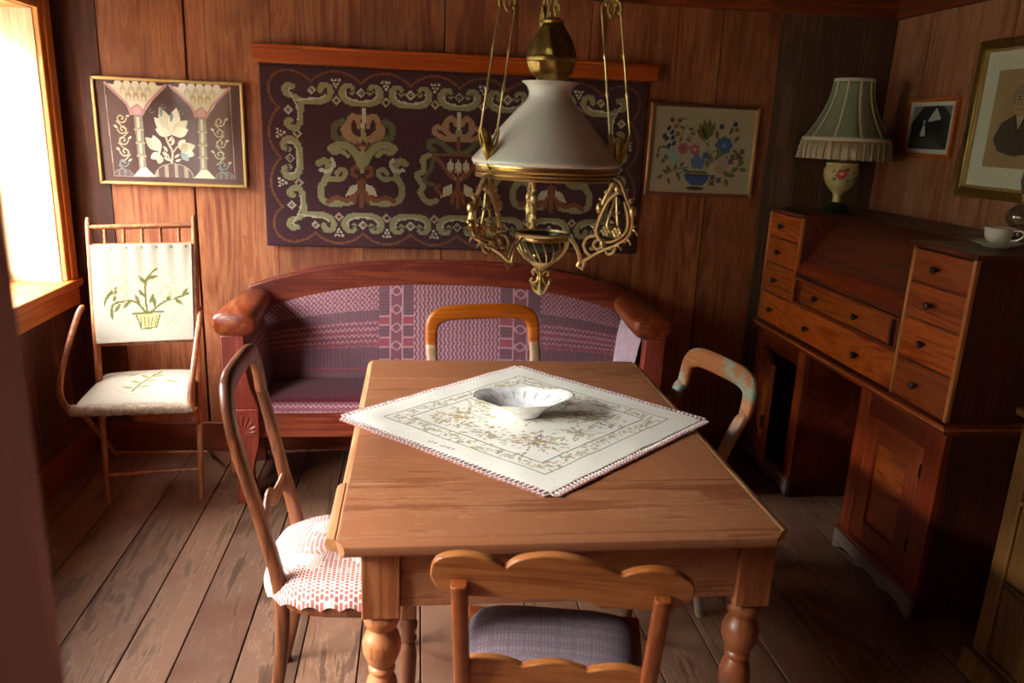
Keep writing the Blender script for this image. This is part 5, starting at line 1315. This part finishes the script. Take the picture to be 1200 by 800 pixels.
def shade():
    z0, z1 = 1.612, 1.872
    NR = 10; prof = []
    for i in range(11):
        t_ = i/10; r = 0.186-(0.186-0.084)*(1-(1-t_)**1.9)
        prof.append((r, z0+(z1-z0)*t_))
    an = [2*PI*(k+0.25)/NR for k in range(NR)]
    for k in range(NR):
        a0, a1 = an[k], an[k]+2*PI/NR
        vs = []; fs = []
        for i, (r, z) in enumerate(prof):
            for j in range(4):
                a = a0+(a1-a0)*j/3; q = r*(1-0.035*math.sin(PI*j/3))
                vs.append((LX_+q*math.cos(a), LY_+q*math.sin(a), z))
        for i in range(10):
            for j in range(3): b = i*4+j; fs.append((b, b+1, b+5, b+4))
        o = MB().add(vs, fs).build('shade_panel', M['shade_cloth'], tl, 60)
        sd = o.modifiers.new('thick', 'SOLIDIFY'); sd.thickness = 0.002
        MB().sweep([(LX_+(r+0.001)*math.cos(a0), LY_+(r+0.001)*math.sin(a0), z) for r, z in prof], 0.003, 0.006, (math.cos(a0), math.sin(a0), 0.3), 8).build('rib_braid', M['trim_cloth'], tl, 50)
    for r, z, h in ((0.085, z1, 0.008), (0.188, z0+0.002, 0.009)):
        MB().sweep([(LX_+r*math.cos(a), LY_+r*math.sin(a), z) for a in np.linspace(0, 2*PI, 41)[:-1]], h, 0.0035, (0, 0, 1), 8, closed=True).build('edge_braid', M['trim_cloth'], tl, 50)
    # fringe: hanging threads as a ruffled skirt with a tassel on every second pleat
    n = 240; vs = []; fs = []
    for k in range(n):
        a = 2*PI*k/n; w_ = 0.0016*math.sin(k*PI*0.5)+0.001*math.sin(k*1.7)
        for r, z in ((0.188, z0-0.004), (0.194+w_, z0-0.045), (0.198+w_*1.6, z0-0.085-0.002*math.sin(k*2.1))): vs.append((LX_+r*math.cos(a), LY_+r*math.sin(a), z))
    for k in range(n):
        for j in range(2): fs.append((k*3+j, k*3+j+1, ((k+1) % n)*3+j+1, ((k+1) % n)*3+j))
    o = MB().add(vs, fs).build('fringe', M['tassel'], tl, 60, kind='stuff'); sd = o.modifiers.new('thick', 'SOLIDIFY'); sd.thickness = 0.0015
    for k in range(36):
        a = 2*PI*(k+0.5)/36; ca, sa = math.cos(a), math.sin(a)
        tb_ = MB()
        for s_ in (-1, 1):
            a2 = a+s_*PI/72
            tb_.sweep([(LX_+0.194*math.cos(a2), LY_+0.194*math.sin(a2), z0-0.003), (LX_+0.199*ca, LY_+0.199*sa, z0-0.034)], 0.002, None, (0, 0, 1), 5)
        tb_.sweep([(LX_+r*ca, LY_+r*sa, z) for r, z in ((0.199, z0-0.030), (0.200, z0-0.037), (0.2, z0-0.043), (0.203, z0-0.086))], [0.002, 0.0045, 0.003, 0.007], None, (ca, sa, 0), 7)
        tb_.build('tassel', M['tassel'], tl, 60)
shade()

# ------------------------------------------------------------------ cup, saucer and glass lamp on the desk
CX, CY = 1.918, 2.388
sc_ = MB().lathe([(0.0, 0.0), (0.042, 0.0), (0.044, 0.004), (0.062, 0.008), (0.08, 0.016), (0.0815, 0.018), (0.078, 0.0185), (0.060, 0.011), (0.04, 0.0075), (0.0, 0.0075)], (0, 0), 40, 0).build('saucer', M['china'], None, 50)
sc_.location = (CX, CY, LZ); tag(sc_, 'white china saucer under the teacup on the writing desk', 'saucer')
cu = empty('teacup', (CX, CY, LZ+0.0078), 'white china teacup with gold rim standing on a saucer', 'cup')
cz = LZ+0.0078
MB().lathe([(0.0, 0.002), (0.020, 0.002), (0.022, 0.0), (0.024, 0.0), (0.025, 0.006), (0.036, 0.016), (0.042, 0.03), (0.0445, 0.052), (0.0455, 0.056), (0.0435, 0.056), (0.041, 0.032), (0.034, 0.017), (0.02, 0.009), (0.0, 0.009)], (CX, CY), 36, cz).build('bowl', M['china'], cu, 50)
MB().sweep([(CX+0.0447*math.cos(a), CY+0.0447*math.sin(a), cz+0.0562) for a in np.linspace(0, 2*PI, 37)[:-1]], 0.0013, None, (0, 0, 1), 6, closed=True).build('gold_rim', M['goldline'], cu, 60)
MB().sweep(crm([(CX+0.02, CY-0.037, cz+0.05), (CX+0.034, CY-0.06, cz+0.05), (CX+0.037, CY-0.064, cz+0.035), (CX+0.028, CY-0.05, cz+0.02), (CX+0.019, CY-0.034, cz+0.018)], 5), 0.003, None, (0, 0, 1), 8).build('handle', M['china'], cu, 60)
GX, GY = 2.05, 2.452
gl = empty('glass_oil_lamp', (GX, GY, LZ), 'clear glass oil lamp with round font beside the teacup', 'lamp')
MB().lathe([(0.0, 0), (0.05, 0.0), (0.052, 0.006), (0.04, 0.014), (0.02, 0.024), (0.015, 0.04), (0.02, 0.052), (0.04, 0.062), (0.054, 0.082), (0.056, 0.10), (0.046, 0.12), (0.028, 0.134), (0.02, 0.142), (0.0, 0.142)], (GX, GY), 32, LZ).build('glass_font', M['clear'], gl, 50)
MB().lathe([(0.0, 0.0), (0.021, 0.0), (0.023, 0.012), (0.026, 0.02), (0.024, 0.028), (0, 0.028)], (GX, GY), 20, LZ+0.142).build('burner', M['brass_dark'], gl, 40)
ch = MB().lathe([(0.018, 0), (0.024, 0.02), (0.031, 0.05), (0.027, 0.08), (0.02, 0.12), (0.019, 0.2), (0.021, 0.205)], (GX, GY), 24, LZ+0.165)
ch.f = [f for f in ch.f if len(f) == 4]; ch.build('chimney', M['clear'], gl, 50)

# ------------------------------------------------------------------ mustard chest of drawers
yc = empty('chest_of_drawers', (1.99, 1.47, 0), 'mustard yellow wooden chest of drawers beside the desk end', 'chest')
cx0, cy0, cy1 = 1.745, 1.02, 1.925
bx('plinth', M['yellow'], yc, cx0-0.022, 2.24, cy0, cy1+0.018, 0, 0.085, 0.006)
bx('side_panel', M['yellow'], yc, cx0+0.02, 2.24, cy1-0.02, cy1, 0.085, 0.86); bx('side_panel', M['yellow'], yc, cx0+0.02, 2.24, cy0, cy0+0.02, 0.085, 0.86)
bx('corner_stile', M['yellow'], yc, cx0, cx0+0.02, cy1-0.055, cy1, 0.085, 0.86, 0.004); bx('corner_stile', M['yellow'], yc, cx0, cx0+0.02, cy0, cy0+0.055, 0.085, 0.86, 0.004)
bx('back_panel', M['gap'], yc, 2.225, 2.24, cy0+0.02, cy1-0.02, 0.085, 0.86, 0); bx('top', M['yellow'], yc, cx0-0.02, 2.24, cy0-0.015, cy1+0.015, 0.86, 0.885, 0.006)
for z0, z1 in ((0.10, 0.34), (0.36, 0.60), (0.62, 0.845)):
    d_ = bx('drawer', M['yellow'], yc, cx0+0.004, cx0+0.04, cy0+0.059, cy1-0.059, z0, z1, 0.005)
    for yy in (1.25, 1.70):
        v = MB().lathe([(0.008, 0), (0.008, 0.012), (0.02, 0.02), (0.02, 0.028), (0, 0.034)], (0, 0), 14); v.v = [(cx0+0.006-h, yy+a, (z0+z1)/2+b) for a, b, h in v.v]; v.f = [f[::-1] for f in v.f]; v.build('knob', M['knob'], d_, 50)
    bx('drawer_rail', M['yellow'], yc, cx0+0.001, cx0+0.03, cy0+0.055, cy1-0.055, z0-0.017, z0-0.003, 0.002)

# ------------------------------------------------------------------ hanging oil lamp over the table
HX, HY = 0.338, 2.10
hl = empty('hanging_oil_lamp', (HX, HY, 1.16), 'brass hanging oil lamp with white opal glass shade above the table', 'lamp')
sp = crm([(0.196, 1.512), (0.199, 1.519), (0.194, 1.528), (0.166, 1.559), (0.128, 1.602), (0.090, 1.644), (0.066, 1.668), (0.0565, 1.681), (0.055, 1.692), (0.056, 1.700), (0.063, 1.711), (0.073, 1.7185), (0.0745, 1.7205)], 5)
inner = [(r-0.003, z-0.001) for r, z in sp[::-1]]
b_ = MB().lathe([tuple(p) for p in sp]+inner+[tuple(sp[0])], (HX, HY), 64)
b_.f = [f for f in b_.f if len(f) == 4]
b_.build('opal_shade', M['opal'], hl, 60)
def band(name, prof, mat='brass', seg=64):
    b = MB().lathe(prof+[prof[0]], (HX, HY), seg); b.f = [f for f in b.f if len(f) == 4]; return b.build(name, M[mat], hl, 40)
band('shade_ring', [(0.176, 1.476), (0.188, 1.476), (0.190, 1.481), (0.187, 1.485), (0.190, 1.489), (0.187, 1.494), (0.190, 1.499), (0.187, 1.503), (0.195, 1.507), (0.195, 1.511), (0.178, 1.511)])
# counterweight with twisted gadroons
vs = []; fs = []; prof = crm([(0.03, 1.722), (0.05, 1.737), (0.060, 1.753), (0.0635, 1.766), (0.0655, 1.771), (0.0655, 1.779), (0.0635, 1.784), (0.061, 1.80), (0.050, 1.825), (0.036, 1.848), (0.026, 1.861), (0.027, 1.868), (0.02, 1.874), (0.004, 1.878)], 4)
n = 72
for k in range(n):
    for r, z in prof:
        tw = 1-0.11*abs(math.sin(4*(2*PI*k/n)+(z-1.77)*22)) if abs(z-1.775) > 0.006 and z < 1.85 else 1.0
        a = 2*PI*k/n; vs.append((HX+r*tw*math.cos(a), HY+r*tw*math.sin(a), z))
m = len(prof)
for k in range(n):
    for j in range(m-1): fs.append((k*m+j, ((k+1) % n)*m+j, ((k+1) % n)*m+j+1, k*m+j+1))
MB().add(vs, fs).build('counterweight', M['brass_dark'], hl, 50)
# openwork font basket
band('basket_rim', [(0.066, 1.312), (0.0735, 1.312), (0.075, 1.318), (0.073, 1.323), (0.0765, 1.329), (0.0735, 1.332), (0.067, 1.332)], seg=48)
for k in range(18):
    a0 = 2*PI*k/18
    pts = [(HX+r*math.cos(a0+t_), HY+r*math.sin(a0+t_), z) for r, z, t_ in ((0.071, 1.314, 0), (0.069, 1.298, 0.10), (0.062, 1.28, 0.2), (0.048, 1.262, 0.3), (0.034, 1.253, 0.36))]
    MB().sweep(crm(pts, 3), [0.004]*4+[0.0035]*4+[0.0025]*5, 0.0022, (math.cos(a0), math.sin(a0), 0), 6).build('basket_rib', M['brass'], hl, 50)
b = MB().lathe([(0.0, 1.272), (0.03, 1.273), (0.052, 1.286), (0.06, 1.306), (0.063, 1.328), (0.061, 1.328), (0.055, 1.30), (0.0, 1.285)], (HX, HY), 32); b.build('font_liner', M['bronze'], hl, 50)
MB().lathe([(0.0, 1.198), (0.006, 1.20), (0.010, 1.21), (0.007, 1.222), (0.012, 1.23), (0.022, 1.238), (0.034, 1.248), (0.036, 1.254), (0.028, 1.258), (0.0, 1.26)], (HX, HY), 24).build('basket_foot', M['brass'], hl, 50)
fin = MB()
for k in range(6):
    a = 2*PI*k/6+0.3; ca, sa = math.cos(a), math.sin(a)
    fin.sweep(crm([(HX+r*ca, HY+r*sa, z) for r, z in ((0.006, 1.215), (0.018, 1.228), (0.026, 1.222), (0.022, 1.214))], 3), 0.0028, None, (-sa, ca, 0), 6)
    fin.sweep(crm([(HX+r*ca, HY+r*sa, z) for r, z in ((0.008, 1.208), (0.012, 1.196), (0.024, 1.188), (0.030, 1.196), (0.027, 1.202))], 3), 0.003, None, (-sa, ca, 0), 6)
    fin.sweep(crm([(HX+r*ca, HY+r*sa, z) for r, z in ((0.024, 1.188), (0.02, 1.176), (0.010, 1.166), (0.0, 1.160))], 3), 0.004, None, (-sa, ca, 0), 6)
    fin.ball((HX+0.03*ca, HY+0.03*sa, 1.199), 0.0045, 8, 5); fin.ball((HX+0.017*ca, HY+0.017*sa, 1.180), 0.006, 8, 5); fin.ball((HX+0.026*ca, HY+0.026*sa, 1.224), 0.0042, 8, 5)
fin.ball((HX, HY, 1.176), 0.013, 10, 6)
fin.build('finial', M['brass'], hl, 60)
# three suspension arms
for ang in (92, 212, 332):
    a = math.radians(ang); ca, sa = math.cos(a), math.sin(a)
    Q = lambda r, z, t_=0.0: (HX+r*ca-t_*sa, HY+r*sa+t_*ca, z)
    S3 = lambda pts, k=5: crm([Q(*p) for p in pts], k)
    tn = (-sa, ca, 0)
    ar = MB()
    ar.sweep(S3([(0.185, 1.488), (0.205, 1.478), (0.214, 1.46), (0.228, 1.43), (0.243, 1.395), (0.244, 1.36), (0.232, 1.335), (0.205, 1.316), (0.17, 1.298), (0.14, 1.280)]), 0.0075, 0.0050, tn, 8)
    arm = ar.build('arm_bracket', M['brass'], hl, 50)
    lp = MB(); lp.sweep(S3([(0.20, 1.452), (0.178, 1.43), (0.158, 1.385), (0.150, 1.345), (0.168, 1.322), (0.20, 1.326), (0.228, 1.35), (0.232, 1.385), (0.22, 1.43)]), 0.0075, 0.0052, tn, 8)
    lp.sweep(S3([(0.188, 1.482), (0.18, 1.46), (0.17, 1.44), (0.162, 1.42), (0.152, 1.41)]), 0.0058, None, tn, 8)
    lp.build('arm_loop', M['brass'], arm, 50)
    fl = MB()
    for r0, z0_, tt in ((0.176, 1.35, 0.003), (0.208, 1.35, -0.003)):
        fl.sweep(S3([(0.198, 1.44), (0.5*(0.195+r0), 1.40), (r0, z0_+0.012)]), 0.004, None, tn, 6)
        for k in range(6):
            b2 = k*PI/3; fl.ball(Q(r0+0.009*math.cos(b2), z0_+0.009*math.sin(b2), tt), 0.0082, 8, 5)
        fl.ball(Q(r0, z0_, tt), 0.0075, 8, 5)
    for r0, z0_ in ((0.243, 1.405), (0.155, 1.408), (0.17, 1.315), (0.20, 1.46)): fl.ball(Q(r0, z0_), 0.011, 8, 6, (1, 1, 1.4))
    fl.sweep(S3([(0.17, 1.318), (0.155, 1.325), (0.145, 1.31), (0.155, 1.30), (0.165, 1.306)]), 0.0052, None, tn, 6)
    fl.sweep(S3([(0.205, 1.316), (0.20, 1.296), (0.186, 1.29), (0.180, 1.30), (0.188, 1.305)]), 0.0048, None, tn, 6)
    for r0, z0_, rr in ((0.214, 1.46, 0.007), (0.236, 1.43, 0.006), (0.248, 1.37, 0.008), (0.226, 1.328, 0.007), (0.19, 1.305, 0.007), (0.158, 1.385, 0.007), (0.152, 1.345, 0.008), (0.172, 1.45, 0.008), (0.186, 1.40, 0.006), (0.204, 1.40, 0.006), (0.192, 1.375, 0.007), (0.215, 1.33, 0.006), (0.14, 1.30, 0.007)):
        fl.ball(Q(r0, z0_, 0.002), rr, 7, 5, (1.2, 1.2, 0.9))
    for (ra, za), (rb, zb) in (((0.244, 1.36), (0.262, 1.345)), ((0.232, 1.335), (0.245, 1.318)), ((0.150, 1.345), (0.134, 1.36)), ((0.205, 1.316), (0.222, 1.302)), ((0.165, 1.42), (0.150, 1.432)), ((0.228, 1.43), (0.247, 1.437))):
        fl.sweep(S3([(ra, za), ((ra+rb)/2, (za+zb)/2+0.004), (rb, zb)]), np.interp(np.linspace(0, 1, 11), [0, 0.5, 1], [0.003, 0.007, 0.001]), 0.003, tn, 6)
    fl.build('arm_roses', M['brass'], arm, 60)
    tl_ = MB()
    for t_ in (-0.007, 0.007): tl_.sweep(S3([(0.078, 1.322, t_), (0.094, 1.305, t_), (0.106, 1.282, t_), (0.112, 1.258, t_)]), 0.0036, None, tn, 6)
    tl_.sweep(S3([(0.14, 1.280), (0.125, 1.29), (0.118, 1.31), (0.13, 1.33), (0.148, 1.335)]), 0.005, None, tn, 6)
    tl_.sweep(S3([(0.14, 1.280), (0.125, 1.268), (0.112, 1.258)]), 0.005, None, tn, 6)
    tl_.sweep([Q(*p) for p in ((0.112, 1.268), (0.124, 1.257), (0.118, 1.242), (0.104, 1.25), (0.112, 1.268))], 0.0028, 0.006, tn, 6)
    tl_.build('arm_tail', M['brass'], arm, 50)
    # tulip holder above the ring, twin rods, upper bow
    tu = MB(); tu.sweep([Q(0.19, 1.50), Q(0.193, 1.525), Q(0.195, 1.545), Q(0.196, 1.57), Q(0.196, 1.59)], [0.005, 0.007, 0.017, 0.013, 0.004], None, tn, 8)
    for t_ in (-1, 1):
        for rr in (-1, 1): tu.sweep(S3([(0.194, 1.535, 0), (0.194+rr*0.014, 1.555, t_*0.008), (0.194+rr*0.024, 1.583, t_*0.006), (0.194+rr*0.026, 1.597, t_*0.003)]), 0.0036, None, tn, 6)
    tu.build('tulip_holder', M['brass_dark'], hl, 60)
    for rr in (-1, 1):
        pa = np.array(Q(0.194+rr*0.026, 1.597)); pb = np.array(Q(0.150+rr*0.024, 1.885))
        t_ = np.array([0, 0.30, 0.33, 0.36, 0.62, 0.65, 0.68, 1.0])
        MB().sweep([pa+(pb-pa)*q for q in t_], [0.0026, 0.0026, 0.0052, 0.0026, 0.0026, 0.0052, 0.0026, 0.0026], None, tn, 8).build('suspension_rod', M['brass'], hl, 50)
    bw = MB(); bw.sweep(S3([(0.126, 1.885), (0.128, 1.905), (0.15, 1.92), (0.172, 1.905), (0.174, 1.885)]), 0.0045, None, tn, 8)
    bw.sweep(S3([(0.15, 1.918), (0.141, 1.895), (0.15, 1.875), (0.159, 1.895), (0.15, 1.918)]), 0.0034, None, tn, 6)
    for r0, z0_ in ((0.128, 1.885), (0.172, 1.885), (0.15, 1.922), (0.15, 1.88), (0.137, 1.905), (0.163, 1.905)): bw.ball(Q(r0, z0_), 0.0062, 8, 5)
    bw.build('upper_bow', M['brass_dark'], hl, 60)
    c1 = MB(); p0, p1_ = np.array(Q(0.15, 1.924)), np.array((HX+0.03*ca, HY+0.03*sa, 2.29))
    nl = 26
    for k in range(nl):
        m_ = p0+(p1_-p0)*(k+0.5)/nl; d_ = (p1_-p0)/np.linalg.norm(p1_-p0); s_ = np.array(tn) if k % 2 else np.cross(d_, tn)
        c1.sweep([m_+d_*0.0095*math.cos(q)+s_*0.0042*math.sin(q) for q in np.linspace(0, 2*PI, 9)[:-1]], 0.0013, None, (0.3, 0.5, 0.8), 4, closed=True)
    c1.build('chain', M['brass_dark'], hl, 60, kind='stuff')
for k in range(3):
    a = math.radians(32+120*k); x, y = HX+0.014*math.cos(a), HY+0.014*math.sin(a); c1 = MB()
    for q_ in range(27):
        z = 1.868+q_*0.0158; s_ = np.array((math.cos(a), math.sin(a), 0)) if q_ % 2 else np.array((-math.sin(a), math.cos(a), 0))
        c1.sweep([np.array((x, y, z))+np.array((0, 0, 0.0105))*math.cos(q)+s_*0.0045*math.sin(q) for q in np.linspace(0, 2*PI, 9)[:-1]], 0.0015, None, (0.3, 0.5, 0.8), 4, closed=True)
    c1.build('chain', M['brass_dark'], hl, 60, kind='stuff')
MB().lathe([(0.0, 2.27), (0.02, 2.275), (0.045, 2.29), (0.065, 2.31), (0.075, 2.34), (0.0, 2.34)], (HX, HY), 28).build('ceiling_canopy', M['brass_dark'], hl, 50)
